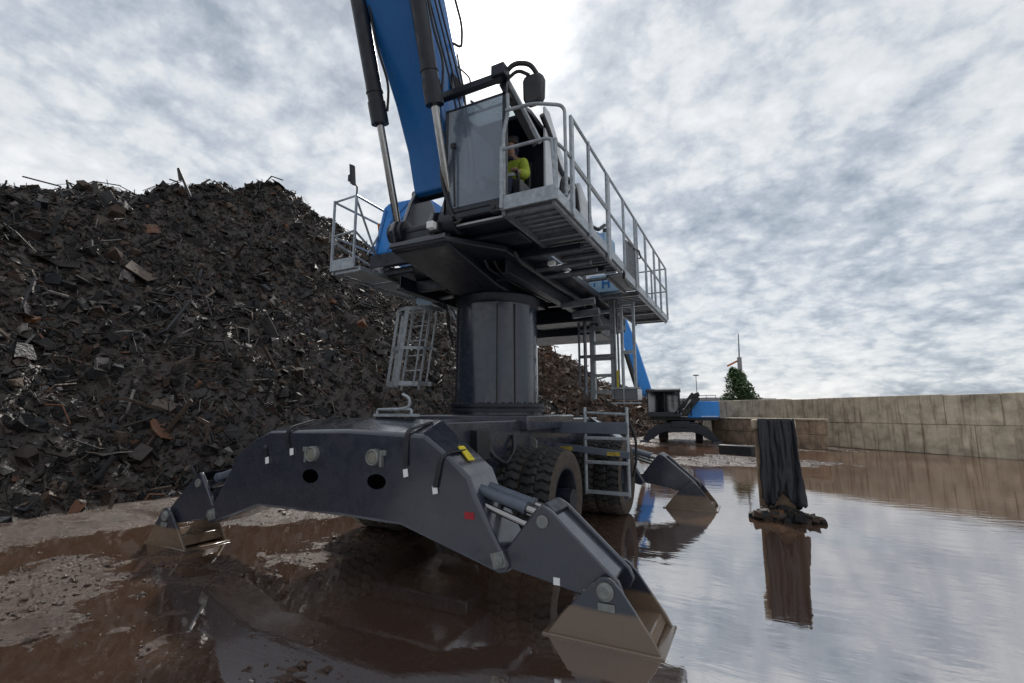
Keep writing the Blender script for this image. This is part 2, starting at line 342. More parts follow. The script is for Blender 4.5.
def fbm(x, y, s, oct=5, seed=0.):
    return noise.fractal(Vector((x*s+seed, y*s-seed*.7, seed*1.3)), 1., 2., oct)

# ------------------------------------------------------------------ ground, water
def axis_coords(lo, hi, d0, far):
    a = list(np.arange(lo, hi+1e-6, d0)); st = d0
    up = [hi]; 
    while up[-1] < far: st *= 1.35; up.append(up[-1]+st)
    st = d0; dn = [lo]
    while dn[-1] > -far: st *= 1.35; dn.append(dn[-1]-st)
    return dn[:0:-1]+a+up[1:]
def dens(lo, a0, a1, hi, d0, d1, far):
    c = axis_coords(lo, hi, d1, far); c = [q for q in c if q < a0-1e-6 or q > a1+1e-6]
    return sorted(c+list(np.arange(a0, a1+1e-6, d0)))
gx = dens(-8, -5, 2.2, 8, .04, .12, 500); gy = dens(-8, -6.2, 0, 20, .04, .12, 500)
DRY = [(-4.6, -.6, 1.7, .19), (-.9, -2.1, .9, .04), (-1.6, -4.0, 2.3, .036), (.35, -4.7, 1.0, .034), (1.3, -4.8, .6, .05), (-2.6, -5.4, 1.8, .05), (.6, -2.2, .4, .035), (-.7, -1.45, .4, .035), (-5.2, 2., 2.2, .16), (1.6, 10.6, 1.7, .06), (3.9, 11.3, 1.7, .06), (-.6, 11.2, 1.6, .05), (2.6, 13.4, 1.8, .06), (5.8, 12.6, 1.6, .055)]
def gh(x, y):
    h = -.055+.024*fbm(x, y, .8, 4, 2.)+.020*fbm(x, y, 3.6, 4, 5.)+.010*fbm(x, y, 11., 3, 9.)
    for cx, cy, r, a in DRY:
        d = ((x-cx)**2+(y-cy)**2)/(r*r)
        if d < 9: h += a*math.exp(-d)
    # the yard rises out of the puddle further back and behind the camera
    h += .075*max(0, min(1, (y-16-1.2*fbm(x, 0, .3, 2))/4))
    h += .12*max(0, min(1, (-y-9.5)/4))
    h += .10*max(0, min(1, (-x-4.2)/1.5))
    h += .05*max(0, min(1, (x-16)/8))
    return h
vs = [(x, y, gh(x, y)) for y in gy for x in gx]
nx = len(gx); fs = [(j*nx+i, j*nx+i+1, (j+1)*nx+i+1, (j+1)*nx+i) for j in range(len(gy)-1) for i in range(nx-1)]
tag(meshobj('ground', vs, fs, GROUND), kind='structure')
wv = [(-60, -60, 0), (60, -60, 0), (60, 60, 0), (-60, 60, 0)]
tag(meshobj('water', wv, [(0, 1, 2, 3)], WATER, False), kind='structure')

rs = random.Random(21); V, F_ = [], []
for k in range(6500):
    if k < 4500: x, y = rs.uniform(-4.6, 2.4), rs.uniform(-6., -.6)
    else: x, y = rs.uniform(-2, 7), rs.uniform(9, 16)
    h = gh(x, y)
    if h < -.012: continue
    s_ = rs.uniform(.006, .024)*(1.4 if k > 4500 else 1)
    if rs.random() < .04: s_ *= 2.2
    n0 = len(V)
    for p in ((1, 0, 0), (-1, 0, 0), (0, 1, 0), (0, -1, 0), (0, 0, .7), (0, 0, -.6)):
        V.append((x+p[0]*s_*rs.uniform(.6, 1.2), y+p[1]*s_*rs.uniform(.6, 1.2), h+s_*.25+p[2]*s_*rs.uniform(.6, 1.1)))
    F_ += [tuple(n0+i for i in f) for f in ((0, 2, 4), (2, 1, 4), (1, 3, 4), (3, 0, 4), (2, 0, 5), (1, 2, 5), (3, 1, 5), (0, 3, 5))]
tag(meshobj('gravel', V, F_, GROUND, True), 'loose stones and grit lying on the wet mud bars', 'gravel', kind='stuff')
# ------------------------------------------------------------------ scrap heaps
def heap(name, m, crest, xr, yr, step, nfl, seed, label, size):
    """crest: list of (y, crest_x, height, run to the foot on the +X side, run on the -X side)"""
    cy = np.array([c[0] for c in crest])
    def H(x, y):
        cx, h, r1, r2 = (float(np.interp(y, cy, [c[k] for c in crest])) for k in (1, 2, 3, 4))
        d = (x-cx)/r1 if x > cx else (cx-x)/r2
        z = h*max(-.08, 1-d**1.08) if d > 0 else h
        if d < .12: z = h*(1-.5*d*d/.12*1.0)*1.0 if False else h*(1-d**1.08)
        amp = min(1, h/4)
        return z+amp*(.75*fbm(x, y, .23, 4, seed)+.33*fbm(x, y, .8, 4, seed+3)+.16*fbm(x, y, 2.6, 3, seed+7))-.25
    xs = np.arange(xr[0], xr[1]+.01, step); ys = np.arange(yr[0], yr[1]+.01, step)
    G = np.array([[H(x, y) for x in xs] for y in ys]); n = len(xs)
    V = [(x, y, G[j, i]) for j, y in enumerate(ys) for i, x in enumerate(xs)]
    F = [(j*n+i, j*n+i+1, (j+1)*n+i+1, (j+1)*n+i) for j in range(len(ys)-1) for i in range(n-1)]
    def HL(x, y):
        fx = min(max((x-xs[0])/step, 0), n-1.001); fy = min(max((y-ys[0])/step, 0), len(ys)-1.001); i, j = int(fx), int(fy); fx -= i; fy -= j
        return (G[j, i]*(1-fx)+G[j, i+1]*fx)*(1-fy)+(G[j+1, i]*(1-fx)+G[j+1, i+1]*fx)*fy
    # loose pieces: bent plates, strips, rods and chunks lying on the slope
    rs = random.Random(seed)
    def addp(pts, faces):
        b = len(V); V.extend(pts); F.extend([tuple(b+i for i in f) for f in faces])
    for k in range(nfl):
        y = rs.uniform(yr[0], yr[1]); cx, h, r1 = (float(np.interp(y, cy, [c[q] for c in crest])) for q in (1, 2, 3))
        x = cx+r1*rs.uniform(-.1, 1.03)
        if h < .4: continue
        z = HL(x, y)
        nrm = Vector((HL(x-.15, y)-HL(x+.15, y), HL(x, y-.15)-HL(x, y+.15), .3)).normalized()
        q = (Vector((rs.gauss(0, 1), rs.gauss(0, 1), rs.gauss(0, 1))).normalized()*.8+nrm).normalized()
        u = q.orthogonal().normalized(); u = (Matrix.Rotation(rs.uniform(0, 6.28), 3, q) @ u); v = q.cross(u)
        s = min(size*math.exp(rs.gauss(0, .65)), size*5); c = Vector((x, y, z))+nrm*s*.25
        ty = rs.random()
        if k % 170 == 0: s = size*rs.uniform(4, 9); c = Vector((x, y, z))+nrm*s*.05; ty = rs.choice((.1, .5, .5, .6))
        if ty < .22:      # bent plate with thickness
            a = s*rs.uniform(.5, 1.2); b2 = s*rs.uniform(.35, .9); t = q*max(.012, s*.06); bd = q*s*rs.uniform(-.4, .4)
            j = lambda: (u*rs.uniform(-.2, .2)+v*rs.uniform(-.2, .2))*s
            top = [c-u*a-v*b2+j(), c-v*b2+bd+j(), c+u*a-v*b2+j(), c+u*a+v*b2+j(), c+v*b2+bd+j(), c-u*a+v*b2+j()]
            pts = top+[p-t for p in top]
            addp(pts, [(0, 1, 4, 5), (1, 2, 3, 4), (6, 11, 10, 7), (7, 10, 9, 8), (0, 6, 7, 1), (1, 7, 8, 2), (2, 8, 9, 3), (3, 9, 10, 4), (4, 10, 11, 5), (5, 11, 6, 0)])
        elif ty < .76:    # strip or rod
            L = s*rs.uniform(1.6, 5.); rr = min(.06, s*rs.uniform(.05, .16)); k1 = q*L*rs.uniform(-.3, .4)+v*L*rs.uniform(-.25, .25)
            ring = lambda p: [p+v*rr, p+q*rr, p-v*rr, p-q*rr]
            pts = ring(c-u*L*.5)+ring(c+k1)+ring(c+u*L*.5)
            addp(pts, [(0, 1, 5, 4), (1, 2, 6, 5), (2, 3, 7, 6), (3, 0, 4, 7), (4, 5, 9, 8), (5, 6, 10, 9), (6, 7, 11, 10), (7, 4, 8, 11), (0, 3, 2, 1), (8, 9, 10, 11)])
        else:             # crushed chunk
            a, b2, d2 = (s*rs.uniform(.25, .75) for _ in range(3)); j = lambda: Vector((rs.uniform(-1, 1), rs.uniform(-1, 1), rs.uniform(-1, 1)))*s*.22
            pts = [c+u*a*i+v*b2*j2+q*d2*k2+j() for k2 in (-1, 1) for j2 in (-1, 1) for i in (-1, 1)]
            addp(pts, [(0, 2, 3, 1), (4, 5, 7, 6), (0, 1, 5, 4), (2, 6, 7, 3), (0, 4, 6, 2), (1, 3, 7, 5)])
    o = meshobj(name, V, F, m, False)
    return tag(o, label, 'scrap heap', kind='stuff')
heap('scrap_heap', SCRAPD,
     [(-14, -13.5, 6.0, 7, 7), (-6, -14, 6.9, 8, 7), (-2, -14.5, 8.2, 8.4, 8), (3, -15, 10.6, 9.2, 8), (6, -15, 11.9, 9.6, 9), (9, -15, 11.8, 10.2, 9), (12, -15, 11.3, 10.4, 9), (16, -15, 10.2, 10., 9), (21, -14.6, 8.0, 9.2, 8), (25, -14.6, 5.5, 7.6, 8), (28, -14.6, 2.5, 5, 6), (30, -14.6, .3, 3, 3)],
     (-24, -3.2), (-14, 30), .17, 125000, 3, 'tall dark heap of shredded scrap metal behind the machine, rising to the left', .047)
heap('scrap_heap', SCRAPB,
     [(19, -10, .3, 2, 3), (22, -10.5, 3.6, 4.5, 4), (26, -11, 6.6, 7, 6), (30, -11.3, 6.9, 8, 6), (35, -11.3, 6.1, 8, 6), (38, -9.5, 4.6, 7, 6), (42, -7, 3.3, 7, 6), (48, -4, 2.2, 6, 6), (54, -2, 1.2, 4, 5)],
     (-18, 4), (19, 54), .26, 45000, 11, 'lower brown scrap heap seen between the pedestal and the boarding ladder', .085)

# ------------------------------------------------------------------ the big material handler
MH = empty('material_handler')
tag(MH, 'large anthracite and blue scrap handler on pedestal and stabilisers standing in the brown puddle', 'material handler')

# chassis and pedestal
b = B(); b.box(-.88, .88, -2.72, 2.72, .62, 1.60); b.box(-1.0, 1.0, -.95, .95, 1.45, 1.66); b.box(-.7, .7, -2.0, 2.0, .45, .618)
b.build('chassis', ANTH, MH, .02)
for y in (-1.1, 1.38):
    b = B(); b.tube([(-1.7, y, .62), (1.7, y, .62)], .13, 16); b.lathe((0, y, .62), (1, 0, 0), [(-.32, .16), (-.2, .27), (.2, .27), (.32, .16)], 24)
    b.build('axle', DARK, MH)
ped = B(); ped.lathe((0, 0, 1.66), (0, 0, 1), [(0, .735), (.0, .735), (.05, .735), (.05, .70), (.06, .685), (1.72, .665), (1.92, .665)], 64)
ped = ped.build('pedestal', PEDM, MH, .006)
b = B(); b.lathe((0, 0, 1.705), (0, 0, 1), [(0, .775), (.05, .775), (.05, .74), (.075, .74), (.075, .775), (.13, .775), (.13, .70)], 64)
for k in range(40):
    an = k*math.tau/40; c = Vector((math.cos(an), math.sin(an), 0))
    b.lathe(c*.752+Vector((0, 0, 1.835)), (0, 0, 1), [(0, .018), (.022, .018)], 6)
b.build('flange', DARK, ped, .004)
b = B()
for an in (-62, -38, -140, 60):           # weld strips and pipes running up the column
    c = Vector((math.cos(R(an)), math.sin(R(an)), 0))*.69
    b.tube([c+Vector((0, 0, 1.85)), c*.985+Vector((0, 0, 3.4))], .012, 6)
islands(b, 'conduit', BLACK, ped)
b = B(); b.lathe((0, 0, 3.42), (0, 0, 1), [(0, .66), (.04, .70), (.13, .72), (.154, .72)], 64); b.build('slewing_ring', DARK, MH, .006)

# wheels
def tyre_bm():
    bm = B(); Rr, W = .635, .40; na, nw = 340, 17; rings = []
    prof = []
    for i in range(nw):
        t = i/(nw-1)*2-1; prof.append((t*W/2, Rr-.028*abs(t)**3))
    for i in range(na):
        th = 2*math.pi*i/na; ring = []
        for t_, (x, r) in enumerate(prof):
            tt = t_/(nw-1)*2-1; ph = (i/na*34+.28*abs(((tt*1.5+.25) % 1)*2-1)+(.5 if tt > 0 else 0)) % 1
            rr = r-(0.03 if ph < .24 and abs(tt) > .08 else 0)-(0.022 if abs(tt) < .05 else 0)
            ring.append((rr, x))
        for rr, x in ((.60, .203), (.55, .214), (.48, .212), (.43, .2), (.385, .19)): ring.append((rr, x)); ring.insert(0, (rr, -x))
        rings.append([(x, rr*math.cos(th), rr*math.sin(th)) for rr, x in ring])
    vs = [bm._v(r) for r in rings]; m_ = len(vs[0])
    for i in range(na):
        a, c = vs[i], vs[(i+1) % na]
        for k in range(m_-1):
            f = bm.bm.faces.new((a[k], a[k+1], c[k+1], c[k]))
            if k >= m_-6 or k < 5: f.material_index = 1
    return bm
def rim_bm():
    b = B()
    b.lathe((0, 0, 0), (1, 0, 0), [(-.19, .40), (-.17, .385), (-.1, .355), (.12, .355), (.17, .385), (.195, .40), (.195, .375), (.15, .36), (-.10, .33), (-.12, .15), (-.12, .10), (-.12, .0)], 48, False)
    b.lathe((0, 0, 0), (1, 0, 0), [(-.08, .13), (-.02, .12), (.0, .07), (.0, 0)], 24, False)
    for k in range(10):
        an = k*math.tau/10; b.lathe((-.08, .2*math.cos(an), .2*math.sin(an)), (1, 0, 0), [(0, .02), (.04, .02), (.04, 0)], 6, False)
    return b
w0 = empty('wheel', (1.41, -1.1, .615), 0, MH)
tyre = tyre_bm().build('tyre', [RUB, RUBM], w0); rim = rim_bm().build('rim', DKGLASS if False else DARK, w0)
for sx in (1, -1):
    for y in (-1.1, 1.38):
        for x in (1.41, .985):
            if sx == 1 and y == -1.1 and x == 1.41: continue
            c = copy_tree(w0, MH); c.location = (sx*(x+(.17 if y > 0 else 0)), y, .615); c.rotation_euler = (R(random.uniform(0, 360)), 0, math.pi if sx < 0 else 0)

# stabiliser beam: front and rear, profile lofted so the top rises towards the chassis
def beam_profile(front):
    zt, xb = (1.52, 1.0) if front else (1.655, .86)
    h = [(0, zt), (xb, zt-.03), (1.25, 1.33), (1.5, 1.13) if front else (1.47, 1.17), (1.56, .98), (1.90, .43), (1.87, .37), (1.80, .36), (.74, .64), (0, .655)]
    l = [((-1.32, z) if x == .74 else (-x*1.2, z+(.05 if 1.2 < x < 1.6 else 0))) for x, z in h[1:-1]][::-1]
    return h+l
for sy in (-1, 1):
    DY = 0 if sy < 0 else .52          # sy is the outward direction: -1 the front beam, +1 the rear beam
    y0, y1 = 3.26-DY, 2.76-DY
    p0, p1 = beam_profile(True), beam_profile(False)
    b = B(); b.loft([[(x, sy*y0, z) for x, z in p0], [(x, sy*y1, z) for x, z in p1]])
    beam = b.build('stabiliser_beam', ANTHM, MH, .035, seg=3)
    yf = sy*y0
    for x in (-.46, .40):
        c = B(); c.lathe((x, yf+sy*.0, 1.26), (0, sy, 0), [(-.02, .082), (.045, .082), (.06, .074), (.06, .064), (.045, .060), (.045, 0)], 32, False)
        s_ = 1 if x > 0 else -1
        c.box(x+s_*.085, x+s_*.115, min(yf+sy*.04, yf-sy*.005), max(yf+sy*.04, yf-sy*.005), 1.17, 1.33)
        c.box(x+s_*.115, x+s_*.15, min(yf+sy*.03, yf-sy*.005), max(yf+sy*.03, yf-sy*.005), 1.28, 1.33)
        lp_ = c.build('work_lamp', STEEL, beam, .004)
        c = B(); c.lathe((x, yf, 1.26), (0, sy, 0), [(.044, .062), (.054, .05), (.058, 0)], 28, False); c.build('lens', LENS, beam)
        c = B(); c.loft([[(x+(.03 if x > 0 else -.04)+.118*math.cos(k*math.tau/36), yq, 1.025+.072*math.sin(k*math.tau/36)) for k in range(36)] for yq in (yf-sy*.02, yf+sy*.0035)]); c.build('access_hole_shade', HOLE_SHADE, beam)  # solid dark disc on the plate, painted shade in place of an opening
    if sy < 0:
        def strap(pts, tagc):
            bb = B()
            pts = bend(pts, .05, 4)
            for p, q in zip(pts, pts[1:]):
                d = (q-p); m_ = (p+q)/2
                wv = Vector((1, 0, 0)) if abs(d.x) < .12 else Vector((d.z, 0, -d.x)).normalized()
                bb.obox(m_, d*.54, wv*.026, Vector((0, -.007, .0)) if abs(d.z) > abs(d.y) else Vector((0, 0, .007)))
            bb.build('lashing_strap', BLACK, beam)
            bb = B(); bb.obox(tagc, (.026, 0, .006), (0, .004, 0), (-.006, 0, .036)); bb.build('strap_tag', TAGW, beam)
        strap([(-.86, -2.95, 1.61), (-.87, -3.26, 1.535), (-.90, -3.272, 1.44), (-.85, -3.276, 1.33)], (-.80, -3.274, 1.27))
        strap([(.80, -2.9, 1.60), (.80, -3.26, 1.53), (.795, -3.272, 1.35), (.80, -3.276, 1.2)], (.80, -3.274, 1.13))
        strap([(1.27, -2.95, 1.345), (1.26, -3.25, 1.335), (1.2, -3.272, 1.28), (1.15, -3.276, 1.03)], (1.145, -3.274, 1.0))
        strap([(-1.27, -2.95, 1.345), (-1.26, -3.25, 1.335), (-1.25, -3.272, 1.30), (-1.22, -3.276, 1.2)], (-1.2, -3.274, 1.16))
        c = B(); c.obox((1.315, -3.02, 1.315), (.075, -.02, -.06), (.01, .035, 0), (.004, 0, .005)); c.build('warning_sticker', YEL, beam)
        c = B(); c.box(1.46, 1.56, -3.264, -3.258, .775, .835); c.build('rating_plate', RED, beam)
    # bracket on top of the beam
    if sy < 0:
        c = B(); c.box(-.05, .50, -2.83, -2.7, 1.655, 1.685); c.tube(bend([(.12, -2.78, 1.735), (.30, -2.78, 1.735), (.42, -2.78, 1.76), (.42, -2.78, 1.86), (.32, -2.78, 1.90)], .05), .018, 8)
        c.tube(bend([(-.04, -2.78, 1.68), (-.04, -2.78, 1.735), (.45, -2.78, 1.735), (.45, -2.78, 1.68)], .03), .014, 8); c.build('tie_down_bracket', GALV, beam)
    for sx in (-1, 1):
        XO = -.36 if sx < 0 else 0
        q0 = set(bpy.data.objects)
        # knuckle pin
        c = B(); c.lathe((sx*1.80, yf, .475), (0, sy, 0), [(-.02, .05), (.03, .05), (.03, .034), (.045, .034), (.045, 0)], 20)
        c.obox((sx*1.80, yf+sy*.004, .475), (.060, 0, .018), (0, .008, 0), (-.018, 0, .060)); c.build('knuckle_pin', STEEL, beam, .004)
        # leg: two side plates and a web, outline from knuckle to foot pin
        ol = [(1.80, .42), (1.76, .49), (1.86, .57), (2.12, .90), (2.18, .95), (2.27, .90), (2.80, .44), (2.84, .36), (2.80, .28), (2.72, .25), (2.30, .34)]
        ol = [(sx*x, z) for x, z in ol]
        ya, yb = sorted((sy*(3.22-DY), sy*(2.80-DY)))
        c = B(); c.prism(ol, 'Y', ya, ya+.05); c.prism(ol, 'Y', yb-.05, yb)
        web = [(sx*x, z) for x, z in [(1.84, .44), (1.90, .56), (2.14, .84), (2.25, .86), (2.76, .43), (2.70, .30), (2.3, .37)]]
        c.prism(web, 'Y', ya+.045, yb-.045)
        leg = c.build('stabiliser_leg', ANTH, MH, .016, seg=3)
        c = B(); c.lathe((sx*2.19, sy*(3.226-DY), .815), (0, sy, 0), [(-.01, .052), (.012, .052), (.012, 0)], 24); c.build('cylinder_pin', mat_pin if 'mat_pin' in globals() else STEEL, leg, .003)
        # foot: muddy shoe with two gusset plates hung on the pin
        fo = [(sx*x, z) for x, z in ([(2.24, .004), (2.37, .17), (2.62, .43)]+arc((2.72, .38), .10, 150, 30, 6)+[(2.84, .40), (3.06, .10), (3.11, .004)])]
        fa, fb = sorted((sy*(3.285-DY), sy*(2.74-DY)))
        c = B(); c.prism(fo, 'Y', fa, fa+.03); c.prism(fo, 'Y', fb-.03, fb)
        c.prism([(sx*x, z) for x, z in [(2.31, .05), (2.38, .15), (2.7, .10), (3.02, .11), (3.06, .04), (2.34, .035)]], 'Y', fa+.03, fb-.03)
        c.prism([(sx*x, z) for x, z in [(2.20, -.03), (2.21, .016), (3.13, .016), (3.14, -.03)]], 'Y', fa-.02, fb+.02)
        foot = c.build('foot', ANTHM, leg, .008)
        c = B(); c.lathe((sx*2.72, sy*(3.285-DY), .38), (0, sy, 0), [(-.01, .066), (.02, .066), (.025, .045), (.035, .045), (.035, 0)], 28); c.box(*sorted((sx*2.66, sx*2.79)), *sorted((sy*(3.285-DY), sy*(3.30-DY))), .245, .30); c.build('foot_pin', STEEL, leg, .004)
        # hydraulic ram between beam and leg
        d0, d1 = Vector((sx*1.42, sy*(3.01-DY), 1.03)), Vector((sx*2.19, sy*(3.01-DY), .83))
        c = B()
        for dy in (-.085, .085):
            o = Vector((0, dy, 0)); c.tube([d0+o, d0.lerp(d1, .70)+o], .05, 16); c.tube([d0.lerp(d1, .70)+o, d0.lerp(d1, .74)+o], .058, 16)
        cyl = c.build('stabiliser_ram', BARM, leg)
        c = B()
        for dy in (-.085, .085):
            o = Vector((0, dy, -.0)); c.tube([d0.lerp(d1, .72)+o, d1+o], .034, 14)
            c.tube([d0+o*1.5+Vector((0, 0, -.10)), d1+o*1.5+Vector((-sx*.12, 0, -.09))], .03, 12)
        c.build('ram_rod', CHROME, leg)
        c = B(); c.obox((sx*2.22, sy*(3.01-DY), .90), (.05, 0, -.035*sx), (0, .155, 0), (.012, 0, .022)); c.build('ram_guard', DARK, leg, .01)
        if sx > 0 and sy < 0:
            c = B(); c.box(2.28, 2.335, -3.227, -3.219, .345, .40); c.build('id_tag', TAGW, leg)
            c = B(); c.box(2.53, 2.58, -3.227, -3.219, .315, .345); c.build('id_tag', TAGW, leg)
        if XO:
            for o_ in set(bpy.data.objects)-q0:
                if o_.parent in (MH, beam): o_.location.x += XO

# boarding steps and their outriggers
b = B()
for x in (1.37, 2.04): b.tube([(x, .42, 1.78), (x, .42, .44)], .028, 10)
b.tube([(1.37, .42, 1.70), (2.04, .42, 1.67)], .024, 10)
for z in (1.30, .93, .48): b.box(1.37, 2.04, .36, .48, z-.02, z+.022)
b.build('boarding_steps', GALV, MH, .005)
b = B(); b.box(.55, 2.06, .335, .385, 1.37, 1.55); b.build('step_carrier', BARM, MH, .012)
b = B(); b.obox((1.28, .355, 1.13), (.80, 0, -.07), (0, .02, 0), (.004, 0, .05)); b.build('step_rail', BARM, MH, .01)
for x, z in ((1.08, 1.135), (1.84, 1.075)):
    b = B(); b.box(x-.10, x+.10, .326, .3345, z-.03, z+.03); b.build('warning_sticker', YEL2, MH)
b = B(); b.prism([(.62, 1.20), (.62, 1.55), (.98, 1.30), (.98, 1.20)], 'Y', -.62, -.58)
b.lathe((.72, -.625, 1.36), (0, 1, 0), [(0, .0), (0, .03), (.005, .03), (.005, 0)], 16, False); b.build('gusset_plate', STEEL, MH, .006)
b = B(); b.tube(bend([(.9, -1.9, 1.35), (.97, -1.9, 1.2), (1.0, -1.6, 1.05), (.97, -1.3, 1.2), (.9, -1.2, 1.4)], .1), .03, 8); b.tube(bend([(.9, -2.3, 1.15), (1.02, -2.2, .95), (1.05, -1.7, .9)], .1), .025, 8); b.box(.86, .98, -2.25, -1.95, 1.15, 1.5); b.build('brake_valve', BLACK, MH, .01)
b = B(); b.tube(bend([(2.06, .5, 1.55), (2.14, .55, 1.3), (2.12, .6, .95), (2.02, .8, .7)], .12), .02, 8); islands(b, 'hose', BLACK, MH)

# ---------------- upper structure
b = B(); b.prism([(-.38, -2.28), (.50, -2.28), (1.0, -1.6), (1.0, 3.6), (-1.25, 3.6), (-1.25, -.6), (-.5, -1.7)], 'Z', 3.82, 3.905)
b.box(-.36, .50, -2.2, .9, 3.90, 4.15); b.box(-1.5, 1.25, -1.2, 3.5, 3.90, 4.02)
b.prism([(-2.22, 3.80), (-2.22, 3.84), (.95, 3.84), (.95, 3.575), (-.85, 3.575)], 'X', -.37, .49)
b.build('upper_frame', DARK, MH, .02)
for x in (-1.0, .86):
    b = B(); b.box(x-.012, x+.012, -1.35, 3.9, 3.62, 3.818); b.box(x-.07, x+.07, -1.35, 3.9, 3.59, 3.618); b.build('frame_rail', DARK, MH, .006)
for y in (-1.0, .98, 2.0):
    b = B(); b.box(-.985, -.38, y, y+.1, 3.63, 3.81); b.build('cross_member', DARK, MH, .008)
    b = B(); b.box(.50, .845, y, y+.1, 3.63, 3.81); b.build('cross_member', DARK, MH, .008)
b = B()
for k, (x, y0, y1) in enumerate(((.60, -1.5, .9), (.70, -1.4, 1.8), (1.12, -1.6, 1.2), (-.62, -.9, 1.6))): b.tube(bend([(x, y0, 3.80), (x, y0+.15, 3.70), (x+.03, (y0+y1)/2, 3.66), (x, y1, 3.70)], .15, 4), .022, 8)
islands(b, 'hydraulic_hose', BLACK, MH)
# boom bracket plates
b = B()
prof = [(-2.30, 3.92), (-2.36, 4.08), (-2.30, 4.22), (-2.10, 4.30), (-1.98, 4.62), (-1.86, 4.86), (-1.68, 4.90), (-1.50, 4.80), (-1.05, 4.15), (-1.05, 3.92)]
for x in (-.33, .30): b.prism(prof, 'X', x-.035, x+.035)
b.box(-.40, .50, -2.3, -1.0, 3.86, 3.93)
brk = b.build('boom_bracket', ANTH, MH, .012)
b = B()
for x in (-.34, .50): b.lathe((x-.12, -2.14, 4.10), (1, 0, 0), [(0, .12), (.01, .165), (.23, .165), (.24, .12)], 28)
b.tube([(-.48, -2.14, 4.10), (.64, -2.14, 4.10)], .07, 18); b.build('ram_foot_boss', DARK, brk, .006)
b = B(); b.box(.30, .40, -2.42, -2.33, 3.97, 4.06); b.build('work_lamp', TAGW, brk, .008)
b = B(); b.box(.28, .42, -2.34, -2.24, 3.94, 4.08); b.build('lamp_housing', BLACK, brk, .008)

# boom: box section in side profile, with side plates
pf = [(-1.93, 4.76), (-2.10, 5.30), (-2.38, 5.84), (-3.07, 6.90), (-4.6, 9.25), (-6.6, 12.2), (-6.2, 12.5), (-3.6, 9.4), (-2.27, 7.28), (-1.82, 6.35), (-1.62, 5.5), (-1.62, 4.86), (-1.76, 4.72)]
def bx(z): t = max(0, min(1, (5.5-z)/.8)); return .40-.24*t
b = B(); b.loft([[(-.30, y, z) for y, z in pf], [(bx(z), y, z) for y, z in pf]])
boom = b.build('boom', BLUE, MH, .02)
b = B(); b.tube([(-.40, -1.78, 4.80), (.36, -1.78, 4.80)], .09, 20); b.build('boom_pin', DARK, boom)
b = B()
for x0, dy, bow in ((.44, .10, .05), (.455, .24, .09), (.44, .40, .04)):
    pts = [(x0, -1.95+dy, 4.6), (x0+.05, -2.0+dy, 5.3), (x0+.03, -2.2+dy-bow, 6.0), (x0, -2.75+dy, 6.9), (x0, -3.6+dy, 8.3)]
    b.tube(bend(pts, .4, 6), .013, 8)
islands(b, 'boom_hose', BLACK, boom)
b = B(); b.tube(bend([(.42, -1.7, 5.7), (.47, -1.85, 6.1), (.46, -2.05, 6.6)], .3, 6), .014, 8)
b.tube(bend([(.42, -2.1, 6.75), (.5, -2.0, 6.72), (.54, -2.05, 7.0), (.5, -2.3, 7.5), (.42, -2.7, 8.0)], .2, 6), .018, 8)
b.tube(bend([(.41, -1.86, 6.3), (.5, -1.72, 6.25), (.5, -1.78, 6.42), (.41, -1.95, 6.5)], .05, 4), .012, 6); islands(b, 'boom_hose', BLACK, boom)
b = B(); b.box(.40, .43, -2.10, -1.86, 6.05, 6.3); b.build('hose_clamp_plate', DARK, boom, .006)
for x in (-.36, .52):
    p0, p1 = Vector((x, -2.14, 4.10)), Vector((x, -3.62, 8.5))
    d = (p1-p0).normalized(); L = (p1-p0).length
    ps = .315
    b = B(); b.tube([p0+d*L*ps, p0+d*L*.96], .102, 24); b.tube([p0+d*L*(ps-.004), p0+d*L*(ps+.055)], .116, 24)
    b.tube([p0+d*L*(ps+.08), p0+d*L*(ps+.084)], .112, 24)
    ram = b.build('boom_ram', DARK, MH)
    b = B(); b.tube([p0+d*.1, p0+d*L*(ps+.01)], .05, 20); b.build('ram_rod', CHROME, ram)
    b = B(); o = Vector((.13 if x < 0 else .12, .05, 0))
    b.tube(bend([p0+d*L*(ps+.03)+o*.9, p0+d*L*(ps+.1)+o*1.5, p0+d*L*(ps+.2)+o*.95, p0+d*L*.9+o*.95], .2), .016, 8); b.build('ram_pipe', BLACK, ram)

# ---------------- cab
CX0, CX1, CY0, CY1, CZ0, CZ1 = .47, 1.36, -2.30, -.95, 4.13, 5.72
b = B()
b.box(CX0, CX1, CY0, CY1, CZ0-.06, CZ0+.02)                                   # floor
b.box(CX0, CX0+.05, CY0, CY1, CZ0+.02, CZ0+.55); b.box(CX0, CX0+.06, CY1-.06, CY1, CZ0+.55, CZ1); b.box(CX1-.06, CX1, CY1-.06, CY1, CZ0+.02, CZ1)
b.box(CX0, CX0+.055, CY0, CY0+.06, CZ0+.02, 5.57); b.box(CX1-.055, CX1, CY0, CY0+.06, CZ0+.02, CZ1)   # posts
b.box(CX0+.06, CX1-.06, CY1-.05, CY1, CZ0+.02, CZ1+.01)                                # back wall
b.box(CX0, CX1, CY0+.75, CY1, CZ1, CZ1+.07); b.prism([(CY0, 5.53), (CY0, 5.585), (CY0+.76, CZ1+.07), (CY0+.76, CZ1)], 'X', CX0, CX0+.06); b.prism([(CY0, 5.53), (CY0, 5.585), (CY0+.76, CZ1+.07), (CY0+.76, CZ1)], 'X', CX1-.06, CX1+.002); b.box(CX0+.05, CX1-.05, CY0, CY0+.03, 5.549, 5.58)
b.box(CX0+.055, CX1-.055, CY0, CY0+.04, CZ0+.02, CZ0+.09); 
cab = b.build('cab', DARK, MH, .012)
b = B(); b.box(CX0+.05, CX1-.05, CY0+.005, CY0+.017, CZ0+.09, 5.547); b.build('windscreen', GLASS, cab)
